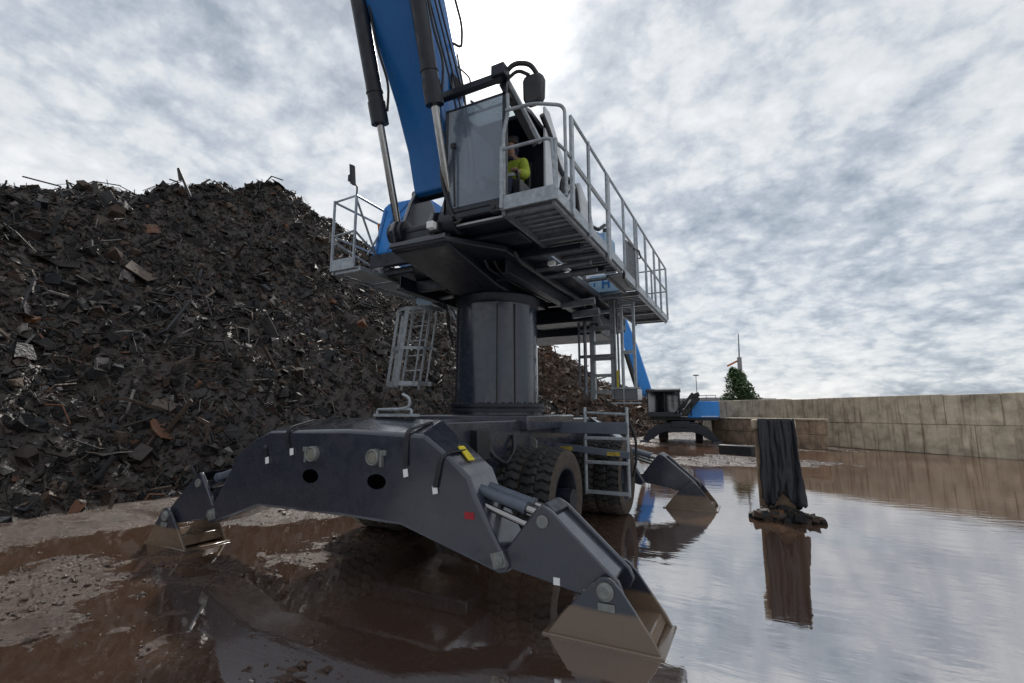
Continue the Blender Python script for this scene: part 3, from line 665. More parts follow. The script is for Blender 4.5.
b = B(); b.prism([(CY0+.06, CZ0+.55), (CY1-.06, CZ0+.55), (CY1-.06, CZ1), (CY0+.74, CZ1), (CY0+.06, 5.55)], 'X', CX0+.01, CX0+.02); b.build('side_window', GLASS, cab)
b = B(); b.prism([(CY0+.032, 5.566), (CY0+.032, 5.576), (CY0+.75, CZ1+.047), (CY0+.75, CZ1+.037)], 'X', CX0+.062, CX1-.062); b.build('roof_window', ROOFG, cab)
b = B(); b.obox((.93, CY0+.35, 5.70), (.36, .0, 0), (0, .012, 0), (0, 0, .012)); b.obox((.85, CY0+.18, 5.65), (.0, .17, .04), (.01, 0, 0), (0, -.004, .01)); b.build('roof_wiper', BLACK, cab)
b = B(); b.box(CX0-.10, CX1-.02, CY0-.10, CY0-.005, 5.70, 5.79); b.box(CX1-.14, CX1+.04, CY0-.14, CY0+.03, 5.72, 5.87)
b.tube([(CX0-.18, CY0-.06, 5.72), (CX0-.02, CY0-.06, 5.73)], .06, 18); b.build('visor_bar', DARK, cab, .012)
b = B(); b.tube(bend([(.66, CY0-.03, 4.22), (.64, CY0-.05, 4.9), (.62, CY0-.05, 5.05)], .1), .014, 8); b.box(.60, .66, CY0-.06, CY0-.02, 5.0, 5.06); b.build('wiper', BLACK, cab)
b = B(); b.tube(bend([(CX1+.035, CY0-.03, 5.5), (CX1+.05, CY0-.04, 5.25), (CX1-.01, CY0-.05, 5.0), (CX1-.0, CY0-.05, 4.2)], .12, 6), .024, 10); b.build('grab_rail', GALV, cab)
b = B(); b.prism([(-1.16, 4.22), (-1.16, 6.08), (-.98, 6.08), (-.45, 5.62), (-.33, 5.15), (-.33, 4.22)], 'X', CX1-.0, CX1+.04); b.build('door', SILVER, cab, .012)
b = B(); b.tube(bend([(CX1+.045, -1.3, 5.85), (CX1+.05, -1.0, 5.7), (CX1+.06, -.75, 5.35), (CX1+.06, -.35, 5.28), (CX1+.05, -.2, 5.15)], .25, 6), .04, 8); b.build('door_seal', BLACK, cab)
b = B(); b.lathe((CX1+.06, -1.02, 4.5), (1, 0, 0), [(0, .0), (0, .03), (.02, .03), (.02, 0)], 14, False); b.box(CX1+.04, CX1+.06, -1.1, -1.0, 4.33, 4.37); islands(b, 'door_latch', BLACK, cab)
# seat, console, levers
b = B(); b.box(.68, 1.14, -1.55, -1.02, 4.42, 4.60); b.obox((.91, -1.06, 4.95), (.23, 0, 0), (0, .06, -.01), (0, .05, .38)); b.box(.80, 1.02, -1.45, -1.1, 4.15, 4.42); b.build('seat', BLACK, cab, .03)
b = B()
for x in (.60, 1.22): b.box(x-.06, x+.06, -1.75, -1.15, 4.5, 4.72); b.tube([(x, -1.68, 4.72), (x, -1.72, 4.86)], .022, 8)
islands(b, 'armrest', BLACK, cab, .015)
b = B(); b.tube([(1.27, -1.25, 4.2), (1.28, -1.18, 4.42)], .012, 6); b.tube(bend([(1.31, -1.3, 4.2), (1.32, -1.26, 4.5), (1.32, -1.12, 4.5), (1.31, -1.1, 4.2)], .05), .012, 6); islands(b, 'grab_handle', GALV, cab)
# mirror and folded guard on the right of the roof
b = B(); b.loft([[(1.66+x*s, -2.14+y*.5*s, z+.07) for x, y in ((-.13, -.12), (.10, -.12), (.14, .1), (-.1, .12))] for z, s in ((5.32, .75), (5.40, 1), (5.64, 1.05), (5.72, .85))])
mir = b.build('mirror', BLACK, cab, .03)
b = B(); b.tube(bend([(1.34, -2.3, 5.82), (1.46, -2.28, 5.93), (1.64, -2.2, 5.92), (1.73, -2.14, 5.74)], .1, 6), .03, 8); b.tube(bend([(1.36, -2.3, 5.72), (1.5, -2.26, 5.84), (1.62, -2.18, 5.78)], .08, 5), .022, 8); islands(b, 'mirror_arm', BLACK, cab)
b = B(); b.obox((1.43, -1.95, 5.50), (.10, .30, -.30), (.022, 0, .016), (.0, .024, .016)); b.build('roof_bracket', GALV, cab, .006)
b = B(); b.obox((1.38, -1.95, 5.48), (.09, .30, -.28), (.04, 0, .03), (.0, .04, .03)); b.build('roof_guard', BLACK, cab, .01)

# cab carrier plates beneath
b = B(); b.box(.42, 1.40, -2.20, -.9, 3.98, 4.06); b.box(.46, 1.36, -2.16, -2.1, 4.06, 4.14); b.box(.52, 1.34, -1.9, -1.5, 3.915, 3.978); b.build('cab_carrier', DARK, MH, .012)
for y in (-1.2, -.1): b = B(); b.box(.66, 1.9, y, y+.12, 3.84, 3.925); b.build('cross_member', DARK, MH, .01)
b = B(); b.tube([(.43, -2.215, 4.02), (1.36, -2.215, 4.02)], .014, 8); b.build('carrier_edge', SILVER, MH)
b = B(); b.box(1.16, 1.34, -2.32, -2.2, 4.05, 4.17)
for x in (1.20, 1.27): b.lathe((x, -2.33, 4.11), (0, 1, 0), [(0, 0), (0, .03), (.02, .03)], 12, False)
b.tube(bend([(.60, -2.23, 4.1), (.65, -2.3, 4.0), (.75, -2.26, 4.1)], .05), .02, 8); b.tube(bend([(.52, -2.28, 4.6), (.55, -2.32, 4.2), (.7, -2.28, 4.05)], .1), .02, 8); b.tube(bend([(.44, -2.3, 5.3), (.46, -2.36, 4.6), (.62, -2.3, 4.1)], .2), .022, 8)
b.build('hydraulic_block', BLACK, MH)

# ---------------- right-hand walkway (image right), long railing
def railing(name, pts, zs, posts, r=.021, rp=.024, m=GALV, parent=MH):
    b = B()
    for z in zs: b.tube(bend([(x, y, z) for x, y in pts], .08), r, 8)
    for (x, y, z0, z1) in posts: b.tube([(x, y, z0), (x, y, z1)], rp, 8)
    return b.build(name, m, parent)
def grate(x0, x1, y0, y1, z0, name='walkway', m=None):
    b = B(); b.box(x0, x1, y0, y1, z0, z0+.012)
    n = int((y1-y0)/.13)
    for i in range(1, n): y = y0+(y1-y0)*i/n; b.box(x0+.03, x1-.03, y-.006, y+.006, z0-.018, z0-.0005)
    for x in (x0+.005, x1-.045): b.box(x, x+.04, y0+.01, y1-.01, z0-.07, z0-.002)
    for k in range(int((y1-y0)/.9)+1): y = y0+.05+k*.9; b.box(x0+.05, x1-.05, y, min(y+.05, y1-.01), z0-.06, z0-.02)
    return b.build(name, m or GALVD, MH)
grate(1.36, 2.03, -2.42, .55, 4.00); grate(1.25, 2.03, 1.75, 4.95, 3.93)
b = B(); b.box(1.75, 2.03, .55, 1.75, 3.95, 3.965); b.box(1.75, 1.79, .55, 1.75, 3.90, 3.95); b.build('walkway', GALVD, MH)
b = B(); b.box(1.36, 2.05, -2.445, -2.42, 3.985, 4.155); b.box(2.03, 2.055, -2.42, .60, 3.985, 4.12); b.box(2.03, 2.055, .60, 4.97, 3.90, 4.04); b.box(1.25, 2.03, 4.95, 4.972, 3.90, 4.04)
b.build('toe_plate', GALV, MH, .006)
b = B(); b.tube([(1.38, -2.45, 4.0), (1.38, -2.45, 4.75)], .024, 8); b.tube([(2.035, -2.41, 4.0), (2.035, -2.41, 4.70)], .024, 8); islands(b, 'rail_post', GALV, MH)
b = B()
b.tube(bend([(1.38, -2.45, 4.72), (1.98, -2.43, 4.72), (2.05, -2.15, 4.70), (2.06, -.5, 4.68)], .09, 5), .020, 8)
b.tube(bend([(1.41, -2.40, 5.24), (1.75, -2.36, 5.25), (2.05, -2.14, 5.27), (2.05, -2.12, 4.15)], .1, 6), .021, 8)
b.tube([(2.0, -2.43, 4.7), (2.035, -2.43, 4.1)], .02, 8)
b.build('front_rail', GALV, MH)
posts = [(2.055, y, 3.95, zt) for y, zt in ((-1.27, 5.27), (-.40, 5.24), (-.30, 5.24), (.6, 5.24), (1.45, 5.24), (1.60, 5.24), (2.4, 5.24), (3.35, 5.24), (4.05, 5.24), (4.93, 5.24))]
railing('railing', [(2.055, -1.95), (2.055, 4.95), (1.30, 4.96)], [5.24, 4.66], posts+[(1.32, 4.96, 3.95, 5.24), (1.7, 4.96, 3.95, 5.24)])
b = B(); b.box(2.035, 2.075, -.42, -.30, 3.9, 5.2); b.box(2.04, 2.08, -1.98, -1.90, 3.98, 5.24); islands(b, 'rail_stanchion', GALV, MH, .008)
b = B(); b.loft([[(2.02, .55, 3.86), (2.06, .55, 3.86), (2.06, .72, 4.58), (2.02, .72, 4.58)], [(1.99, 1.0, 3.84), (2.03, 1.0, 3.84), (2.03, 1.05, 4.66), (1.99, 1.05, 4.66)], [(2.02, 1.42, 3.88), (2.06, 1.42, 3.88), (2.06, 1.5, 4.62), (2.02, 1.5, 4.62)]]); b.tube(bend([(2.05, 1.35, 4.62), (2.1, 1.6, 4.66), (2.08, 1.8, 4.56), (2.05, 1.5, 4.5)], .08), .014, 6); b.build('ladder_gate_flap', BLACK, MH, .008)
b = B(); b.tube(bend([(1.75, -1.6, 4.1), (1.78, -1.5, 4.75), (1.8, -1.1, 4.8), (1.8, -.9, 4.15)], .15, 5), .035, 8); b.tube(bend([(1.68, -1.5, 4.1), (1.72, -1.35, 4.66), (1.75, -1.0, 4.7), (1.75, -.8, 4.1)], .15, 5), .03, 8); islands(b, 'hose', BLACK, MH)
b = B(); b.tube([(1.8, -1.75, 4.08), (1.86, -1.3, 4.66)], .022, 8); b.tube([(1.72, -1.75, 4.08), (1.78, -1.3, 4.66)], .022, 8); islands(b, 'hydraulic_pipe', SILVER, MH)
b = B(); b.loft([[(1.45, y, 4.04), (1.85, y, 4.04), (1.85, y, 4.04+h), (1.5, y, 4.04+h)] for y, h in ((-1.0, .85), (-.55, .62), (-.4, .4))]); b.build('pump_cover', SILVER, MH, .03)
b = B(); b.box(1.6, 1.9, -.36, -.1, 4.04, 4.38); b.build('fluid_tank', BLUE2, MH, .03)
b = B(); b.box(1.5, 1.92, .0, .56, 4.04, 4.5); b.build('filter_housing', PALEB, MH, .03)
b = B(); b.tube(bend([(1.7, -.5, 4.4), (1.75, -.4, 4.5), (1.85, -.2, 4.46), (1.9, 0, 4.6)], .06), .03, 8); b.tube([(1.85, .2, 4.5), (1.85, .2, 4.62)], .04, 10); islands(b, 'hose', BLACK, MH)
# engine house and counterweight
b = B()
b.loft([[(-1.68, y, 4.26), (-.52, y, 4.26), (-.52, y, 5.02), (-.62, y, 5.09), (-1.36, y, 5.12), (-1.47, y, 5.06)] for y in (-1.28, 3.4)]); eng = b.build('engine_cover', BLUE2, MH, .03)
b = B()
for k in range(4): b.obox((-1.13+.0*k, -1.285, 4.45+.15*k), (.22-.012*k, 0, .14), (0, .006, 0), (-.006, 0, .01))
b.obox((-1.49, -1.285, 4.66), (.09, 0, .34), (0, .006, 0), (.012, 0, -.004)); islands(b, 'cover_rib', BLUE, eng)
b = B(); b.box(-1.66, -.45, -1.34, -1.24, 4.02, 4.24); b.lathe((-1.3, -1.345, 4.12), (0, 1, 0), [(0, 0), (0, .05), (.02, .05)], 16, False); b.build('cover_sill', DARK, MH, .01)
b = B(); b.box(-.58, .95, 1.0, 3.4, 4.10, 5.0); b.build('engine_cover', SILVER, MH, .04)
b = B(); b.prism([(-1.4, 3.6), (1.15, 3.6), (1.15, 4.4), (.8, 4.7), (-1.0, 4.7), (-1.4, 4.4)], 'Z', 3.62, 4.95); b.build('counterweight', DARK, MH, .05)
b = B(); b.box(-1.1, 1.1, 2.4, 3.55, 3.30, 3.71); b.box(-.2, 1.15, 1.7, 2.5, 3.45, 3.71); b.build('belly_plate', DARK, MH, .02)
b = B(); b.box(1.0, 1.66, 2.02, 2.30, 4.06, 4.42); pn = b.build('name_panel', PALEB, MH, .01)
b = B(); X = 1.34; 
b.prism([(X-.078, 4.14), (X-.042, 4.14), (X-.042, 4.222), (X+.042, 4.222), (X+.042, 4.14), (X+.078, 4.14), (X+.078, 4.34), (X+.042, 4.34), (X+.042, 4.258), (X-.042, 4.258), (X-.042, 4.34), (X-.078, 4.34)], 'Y', 2.008, 2.022)
b.build('panel_letter', BLUE, pn)
b = B(); b.prism([(1.085, 4.20), (1.105, 4.19), (1.13, 4.26), (1.10, 4.27)], 'Y', 2.008, 2.022); b.build('panel_letter', BLUE, pn)
b = B(); b.tube([(1.66, 2.1, 4.16), (1.92, 2.1, 4.16)], .07, 14); b.build('air_receiver', PALEB, MH)
# floor of the underside: pipes and lamp
b = B()
for y, z in ((-.6, 3.83), (-.3, 3.8)): b.tube([(.95, y, z), (1.85, y, z)], .035, 8)
b.tube([(.9, .7, 3.56), (1.5, .7, 3.58)], .06, 12); b.tube([(.9, 1.3, 3.5), (1.4, 1.3, 3.52)], .07, 12); islands(b, 'underside_pipe', GALVD, MH)
b = B(); b.box(1.30, 1.40, -.9, -.82, 3.78, 3.84); b.build('work_lamp', TAGW, MH, .006)

# ---------------- right ladder hanging under the walkway
b = B(); Y = 2.2
for x in (.98, 1.40): b.obox((x, Y, 2.98), (.05, 0, 0), (0, .045, 0), (0, 0, 1.02))
for z in (2.10, 2.42, 2.75, 3.07, 3.38, 3.7): b.box(1.0, 1.38, Y-.05, Y+.05, z-.03, z+.03)
lad = b.build('ladder', GALV, MH, .005)
b = B(); b.tube([(.78, Y-.25, 4.0), (.78, Y-.25, 2.2), (.95, Y, 2.1)], .024, 8); b.tube([(.92, Y-.3, 3.95), (.92, Y-.3, 2.05)], .035, 8); b.tube([(1.52, Y-.1, 3.9), (1.52, Y-.1, 2.0)], .02, 8); b.tube([(1.47, Y-.15, 3.8), (1.47, Y-.15, 2.1)], .016, 8)
for z in (3.3, 2.78): b.box(.78, 1.5, Y-.29, Y-.25, z-.03, z+.03)
b.build('ladder_guide', GALVD, lad)
b = B()
for x in (1.60, 1.83): b.box(x-.026, x+.026, Y-.12, Y-.06, 2.08, 3.82)
for z in (2.1, 2.85, 3.80): b.box(1.585, 1.845, Y-.115, Y-.065, z-.03, z+.03)
b.build('ladder_gate', GALV, lad, .004)
b = B(); b.box(1.44, 1.88, Y-.2, Y+.2, 1.93, 2.14); b.build('ladder_foot_box', ANTH, lad, .01)
b = B(); b.box(1.38, 1.94, Y-.22, Y-.20, 1.86, 1.89); b.box(1.38, 1.94, Y-.22, Y-.20, 2.14, 2.17); b.box(1.62, 1.64, Y-.222, Y-.198, 1.84, 3.0); b.build('foot_frame', GALV, lad)
b = B(); b.obox((1.16, 1.7, 3.80), (.13, .05, -.46), (.025, 0, .006), (0, .04, 0)); b.box(.9, 1.5, 1.66, 1.74, 4.22, 4.27); b.build('ladder_strut', GALVD, lad, .004)
b = B(); b.box(1.48, 1.52, Y-.14, Y-.12, 2.15, 2.5); b.build('ladder_marker', YEL, lad)

# ---------------- left walkway, basket and caged ladder
for y0, y1, z0 in ((-1.78, -.95, 3.90), (-.93, .0, 3.89), (.02, .95, 3.88), (.97, 3.2, 3.86)):
    b = B(); b.box(-2.03, -1.42, y0, y1, z0, z0+.02); b.box(-2.03, -1.99, y0, y1, z0-.05, z0); b.box(-1.46, -1.42, y0, y1, z0-.05, z0); b.box(-1.98, -1.47, y0+.02, y0+.06, z0-.05, z0); b.build('walkway', GALV, MH, .004)
b = B(); b.box(-2.05, -1.53, -1.80, -1.78, 3.90, 4.08); b.box(-2.05, -2.03, -1.78, 3.2, 3.90, 4.04); b.build('toe_plate', GALV, MH, .004)
b = B()
P = [(-2.03, -1.79), (-1.56, -1.79), (-1.56, -1.0), (-2.03, -.7)]
for x, y in P: b.tube([(x, y, 3.9), (x, y, 5.08 if y < -1.5 else 5.05)], .022, 8)
b.tube([(-2.03, -.7, 5.06), (-2.03, -1.79, 5.06), (-1.56, -1.79, 5.08), (-1.56, -1.0, 5.06)], .02, 8)
b.tube([(-2.03, -.7, 4.48), (-2.03, -1.79, 4.48), (-1.56, -1.79, 4.5)], .018, 8); b.tube([(-1.56, -1.79, 4.5), (-1.56, -1.0, 4.1)], .018, 8); b.tube([(-2.03, -1.79, 4.40), (-2.03, -.75, 4.2)], .018, 8); b.tube([(-1.56, -1.0, 5.05), (-1.56, -1.5, 4.2)], .018, 8)
b.tube([(-2.03, -.7, 5.05), (-2.03, -.9, 3.95)], .02, 8); b.tube([(-1.6, -1.75, 5.05), (-1.58, -1.1, 3.95)], .018, 8)
b.build('basket_railing', GALV, MH)
b = B(); b.tube(bend([(-1.56, -1.79, 5.05), (-1.56, -1.79, 5.25), (-1.66, -1.82, 5.28), (-1.70, -1.82, 5.45)], .05), .014, 6); b.obox((-1.62, -1.84, 5.42), (.012, .03, 0), (0, .02, 0), (-.02, 0, .17)); b.box(-1.72, -1.68, -1.84, -1.8, 5.34, 5.44); b.build('camera_mast', BLACK, MH)
b = B(); b.tube([(-1.93, -.9, 4.98), (-1.6, -.95, 5.0)], .02, 6); b.tube([(-1.92, -.9, 4.98), (-1.95, -.8, 4.6)], .016, 6); b.build('lamp_arm', ORANGE, MH)
# caged ladder
b = B()
T = lambda x, y, z: (x+(z-3.6)*.17, y+(z-3.6)*-.02, z)   # leans outwards towards the bottom
LX = -1.72
for x in (LX-.19, LX+.22): b.tube([T(x, .12, 3.75), T(x, .12, 2.12)], .024, 8)
for k in range(6): z = 3.6-k*.28; b.tube([T(LX-.19, .12, z), T(LX+.22, .12, z)], .014, 6)
cl = b.build('caged_ladder', GALV, MH)
b = B()
for z, hz in ((3.58, .06), (2.86, .055), (2.22, .075)):
    b = B()
    ring = [(LX+.0+.44*math.cos(R(an)), .12+.40*math.sin(R(an))) for an in range(160, 385, 15)]
    for (x0, y0), (x1, y1) in zip(ring, ring[1:]):
        a0, a1 = Vector(T(x0, y0, z)), Vector(T(x1, y1, z)); b.obox((a0+a1)/2, (a1-a0)*.53, Vector((0, .006, 0)) if abs(a1.x-a0.x) > abs(a1.y-a0.y) else Vector((.006, 0, 0)), (0, 0, hz/2))
    b.build('cage_hoop', GALV, cl)
b = B()
for an, w_ in ((180, .03), (225, .03), (270, .05), (315, .016), (350, .016)):
    x, y = LX+.43*math.cos(R(an)), .12+.39*math.sin(R(an)); a0, a1 = Vector(T(x, y, 3.6)), Vector(T(x, y, 2.2)); b.obox((a0+a1)/2, (a1-a0)*.5, (w_, 0, 0), (0, .008, 0))
islands(b, 'cage_bar', GALV, cl)
b = B(); b.tube(bend([(-1.5, -.3, 3.75), (-1.1, -.35, 3.62), (-.9, -.2, 3.5), (-1.0, 0, 3.2)], .2, 5), .03, 8); b.tube(bend([(-1.2, -.3, 3.7), (-.86, -.3, 3.6), (-.85, -.2, 3.1), (-.9, 0, 2.9)], .15, 5), .02, 8); islands(b, 'hose', BLACK, MH)
b = B(); b.tube([(-1.45, -.3, 3.68), (-1.05, -.3, 3.66)], .08, 14); b.build('air_receiver', PALEB, MH)
b = B(); b.tube([(-1.1, -.3, 3.66), (-.7, -.3, 3.69)], .03, 10); b.tube(bend([(-.95, -.2, 3.45), (-.8, -.25, 3.5), (-.72, -.2, 3.3)], .1), .04, 10); islands(b, 'hydraulic_pipe', GALV, MH)

# ------------------------------------------------------------------ operator in the cab
def skinfig(name, verts, edges, radii, m, parent=None, sub=2, root=0):
    me = bpy.data.meshes.new(name); me.from_pydata(verts, edges, []); o = bpy.data.objects.new(name, me); COL.objects.link(o)
    me.materials.append(m); md = o.modifiers.new('skin', 'SKIN'); md.use_smooth_shade = True
    for i, r in enumerate(radii):
        r = r if isinstance(r, tuple) else (r, r); me.skin_vertices[0].data[i].radius = r
    me.skin_vertices[0].data[root].use_root = True
    s = o.modifiers.new('sub', 'SUBSURF'); s.levels = sub; s.render_levels = sub
    if parent: o.parent = parent
    return o
OX, OY, OZ = .96, -1.30, 4.66      # pelvis on the seat, facing -Y
def pt(x, y, z): return (OX+x, OY-y, OZ+z)
V = [pt(0, 0, .08), pt(0, .0, .25), pt(0, .03, .42), pt(0, .05, .54), pt(0, .07, .62), pt(0, .10, .70), pt(0, .10, .80), pt(0, .08, .86),
     pt(.17, .05, .50), pt(.25, .13, .26), pt(.24, .36, .20), pt(.235, .43, .20),
     pt(-.17, .05, .50), pt(-.26, .13, .26), pt(-.24, .36, .20), pt(-.235, .43, .20),
     pt(.11, .10, .06), pt(.13, .44, .08), pt(.13, .52, -.25), pt(.13, .50, -.38), pt(.13, .62, -.42),
     pt(-.11, .10, .06), pt(-.13, .44, .08), pt(-.13, .52, -.25), pt(-.13, .50, -.38), pt(-.13, .62, -.42)]
E_ = [(0, 1), (1, 2), (2, 3), (3, 4), (4, 5), (5, 6), (6, 7), (3, 8), (8, 9), (9, 10), (10, 11), (3, 12), (12, 13), (13, 14), (14, 15), (0, 16), (16, 17), (17, 18), (18, 19), (19, 20), (0, 21), (21, 22), (22, 23), (23, 24), (24, 25)]
rad = [(.15, .12), (.15, .11), (.16, .12), (.12, .09), .055, (.075, .09), (.08, .10), (.06, .07), .07, .055, .04, .035, .07, .055, .04, .035, .09, .075, .055, .045, .04, .09, .075, .055, .045, .04]
op = skinfig('person', V, E_, rad, SKIN)
tag(op, 'seated machine operator in a yellow hi-vis jacket inside the open cab', 'person')
def off(r, d): return tuple(x+d for x in r) if isinstance(r, tuple) else r+d
jv = [0, 1, 2, 3, 8, 9, 10, 12, 13, 14]; mp_ = {v: i for i, v in enumerate(jv)}
skinfig('jacket', [V[i] for i in jv], [(mp_[a], mp_[c]) for a, c in E_ if a in mp_ and c in mp_], [off(rad[i], .022) for i in jv], HIVIS, op)
tv = [0, 16, 17, 18, 19, 21, 22, 23, 24]; mp_ = {v: i for i, v in enumerate(tv)}
skinfig('trousers', [V[i] for i in tv], [(mp_[a], mp_[c]) for a, c in E_ if a in mp_ and c in mp_], [off(rad[i], .016) for i in tv], TROUS, op)
b = B(); b.lathe(pt(0, .085, .80), (0, .05, 1), [(0, .105), (.05, .105), (.09, .08), (.105, .0)], 20); b.build('hair', HAIR, op)
b = B(); b.lathe(pt(0, .065, .54), (0, .12, 1), [(0, .10), (.06, .078), (.13, .074), (.17, .088), (.19, .07)], 20); b.loft([[pt(.098*math.cos(t*math.tau/20), .045+.085*math.sin(t*math.tau/20), zz) for t in range(20)] for zz in (.70, .78, .86, .92)]); b.build('head_shade_hood', TROUS, op)  # dark wrap added round head and neck, standing in for the cab's shade
b = B()
for dx in (-.035, .035): b.lathe(pt(dx, .195, .80), (0, -1, 0), [(-.01, .0), (-.01, .013), (.004, .008), (.006, 0)], 10)
islands(b, 'eye', BLACK, op)
b = B(); b.loft([[pt(-.012, .19, .79), pt(.012, .19, .79), pt(.0, .20, .80)], [pt(-.02, .19, .745), pt(.02, .19, .745), pt(0, .225, .75)]]); b.build('nose', SKIN, op)
for sx in (1, -1):
    for k in range(4):
        f = sx*.235+(k-1.5)*.021; L = (.9, 1, .95, .75)[k]
        skinfig('finger', [pt(f, .42, .205), pt(f, .46, .215), pt(f, .46+.03*L, .19), pt(f, .465+.02*L, .16)], [(0, 1), (1, 2), (2, 3)], [.011, .010, .009, .008], SKIN, op, 1)
    skinfig('thumb', [pt(sx*.235-sx*.02, .40, .20), pt(sx*.235-sx*.05, .43, .20), pt(sx*.235-sx*.05, .465, .18)], [(0, 1), (1, 2)], [.013, .011, .009], SKIN, op, 1)
b = B()
for z, r0, r1 in ((.16, .176, .136), (.30, .180, .14)):
    b.loft([[pt(r0*math.cos(t*math.tau/24), .015+r1*math.sin(t*math.tau/24), zz) for t in range(24)] for zz in (z, z+.045)], False)
islands(b, 'reflective_band', REFL, op)

# ------------------------------------------------------------------ second handler in the distance
FH = empty('material_handler', (0, 21.8, 0), R(6)); tag(FH, 'smaller distant blue material handler with black cab parked before the brown heap', 'material handler')
b = B()
ar = [(-2.1, .18), (-1.7, .75), (-1.1, 1.05), (.9, 1.05), (1.5, .75), (2.0, .18), (1.6, .12), (1.1, .45), (.6, .62), (-.8, .62), (-1.3, .45), (-1.7, .12)]
b.prism(ar, 'Y', -.5, -.1); b.build('stabiliser_beam', DARK, FH, .02)
b = B(); b.prism(ar, 'Y', 3.4, 3.8); b.build('stabiliser_beam', DARK, FH, .02)
b = B(); b.box(-.9, .8, -.1, 3.4, .6, 1.15); b.lathe((-.05, 1.6, 1.1), (0, 0, 1), [(0, .8), (.35, .8)], 32); b.build('chassis', DARK, FH, .02)
for x in (-1.05, .95):
    for y in (.6, 2.6):
        b = B(); b.lathe((x, y, .52), (1, 0, 0), [(-.2, .3), (-.2, .45), (-.16, .52), (.16, .52), (.2, .45), (.2, .3)], 28); b.build('wheel', RUB, FH)
for x in (-2.0, 1.85):
    for y in (-.3, 3.6):
        b = B(); b.loft([[(x-.28, y-.3, .0), (x+.28, y-.3, .0), (x+.28, y+.3, .0), (x-.28, y+.3, .0)], [(x-.2, y-.22, .14), (x+.2, y-.22, .14), (x+.2, y+.22, .14), (x-.2, y+.22, .14)]]); b.build('foot', DARK, FH, .01)
b = B(); b.box(-1.7, 2.0, .3, 3.3, 1.25, 1.45); b.build('upper_frame', DARK, FH, .02)
b = B(); b.prism([(.35, 1.40), (2.0, 1.40), (2.08, 1.5), (2.08, 2.25), (2.0, 2.33), (.9, 2.33)], 'Y', .2, 3.3); bd = b.build('engine_cover', BLUE2, FH, .03)
b = B(); b.box(1.1, 2.0, .185, .198, 1.46, 1.5); b.build('marking_strip', TAGW, bd)
b = B()
for x in (-1.78, -.06):
    for y in (-.3, .92): b.box(x, x+.07, y, y+.07, 1.5, 2.9)
b.loft([[(-1.84, y0, z), (.06, y0, z), (.06, 1.06, z), (-1.84, 1.06, z)] for z, y0 in ((2.88, -.42), (2.98, -.40), (3.06, -.2))]); b.box(-1.8, .02, -.34, 1.0, 1.45, 1.72); b.box(-.85, -.79, -.3, -.24, 1.7, 2.9)
c2 = b.build('cab', BLACK, FH, .02)
b = B(); b.box(-1.72, -.06, -.285, -.275, 1.72, 2.88); b.build('windscreen', SMOKE, c2)
b = B(); b.box(-1.76, -1.75, -.2, .9, 1.72, 2.88); b.build('side_window', SMOKE, c2)
b = B(); b.box(-1.05, -.75, .3, .45, 1.72, 2.35); b.build('seat', RED, c2, .05)
b = B(); b.box(-1.3, -.5, -.1, .5, 1.72, 1.95); b.box(-.6, -.3, .1, .6, 1.72, 2.3); b.build('console', BLACK, c2, .05)
b = B(); b.box(-1.7, .0, .86, .9, 1.72, 2.88); b.build('rear_panel', BLACK, c2)
b = B(); b.obox((.50, -.2, 2.15), (.40, 0, .50), (0, .25, 0), (.22, 0, -.18)); b.obox((.90, -.2, 2.66), (.17, 0, .06), (0, .28, 0), (.04, 0, -.12)); b.build('pump_housing', BLACK, FH, .04)
b = B(); b.tube([(.18, -.47, 1.85), (.62, -.47, 2.4)], .07, 10); b.build('hydraulic_ram', CHROME, FH)
b = B()
for k in range(5): b.tube(bend([(-.3+.22*k, -.1, 1.5), (-.2+.2*k, -.55, 1.75+.1*k), (.2+.15*k, -.5, 2.3), (.6+.05*k, -.1, 2.5)], .2, 4), .035, 6)
islands(b, 'hose', BLACK, FH)
b = B(); b.box(-1.9, -1.84, -.5, -.42, 2.35, 2.75); b.tube([(-1.8, -.3, 2.8), (-1.87, -.46, 2.75)], .02, 6); b.build('mirror', BLACK, FH)
b = B()
for x in (.9, 1.5, 2.05): b.tube([(x, 3.2, 2.3), (x, 3.2, 2.75)], .02, 6)
b.tube([(.9, 3.2, 2.75), (2.05, 3.2, 2.75)], .02, 6); b.build('railing', GALVD, FH)
b = B(); b.box(-.5, .5, -.52, -.1, .85, 1.2); b.build('blade_mount', DARK, FH, .03)
b = B(); b.prism([(-1.45, 2.55), (-1.80, 3.9), (-2.35, 5.9), (-2.95, 7.6), (-3.5, 8.6), (-4.0, 9.0), (-4.3, 8.6), (-3.7, 7.6), (-3.25, 6.4), (-2.85, 4.6), (-2.1, 2.7)][::-1], 'Y', .55, 1.1); bm2 = b.build('boom', BLUE2, FH, .03)
b = B(); b.tube([(-2.2, .4, 2.4), (-3.0, .4, 5.4)], .14, 12); b.build('boom_ram', BLACK, bm2)
b = B(); b.prism([(-4.25, 9.1), (-3.85, 8.6), (-4.5, 7.7), (-4.9, 7.8)], 'Y', .62, 1.02); b.build('stick', BLUE2, FH, .03)

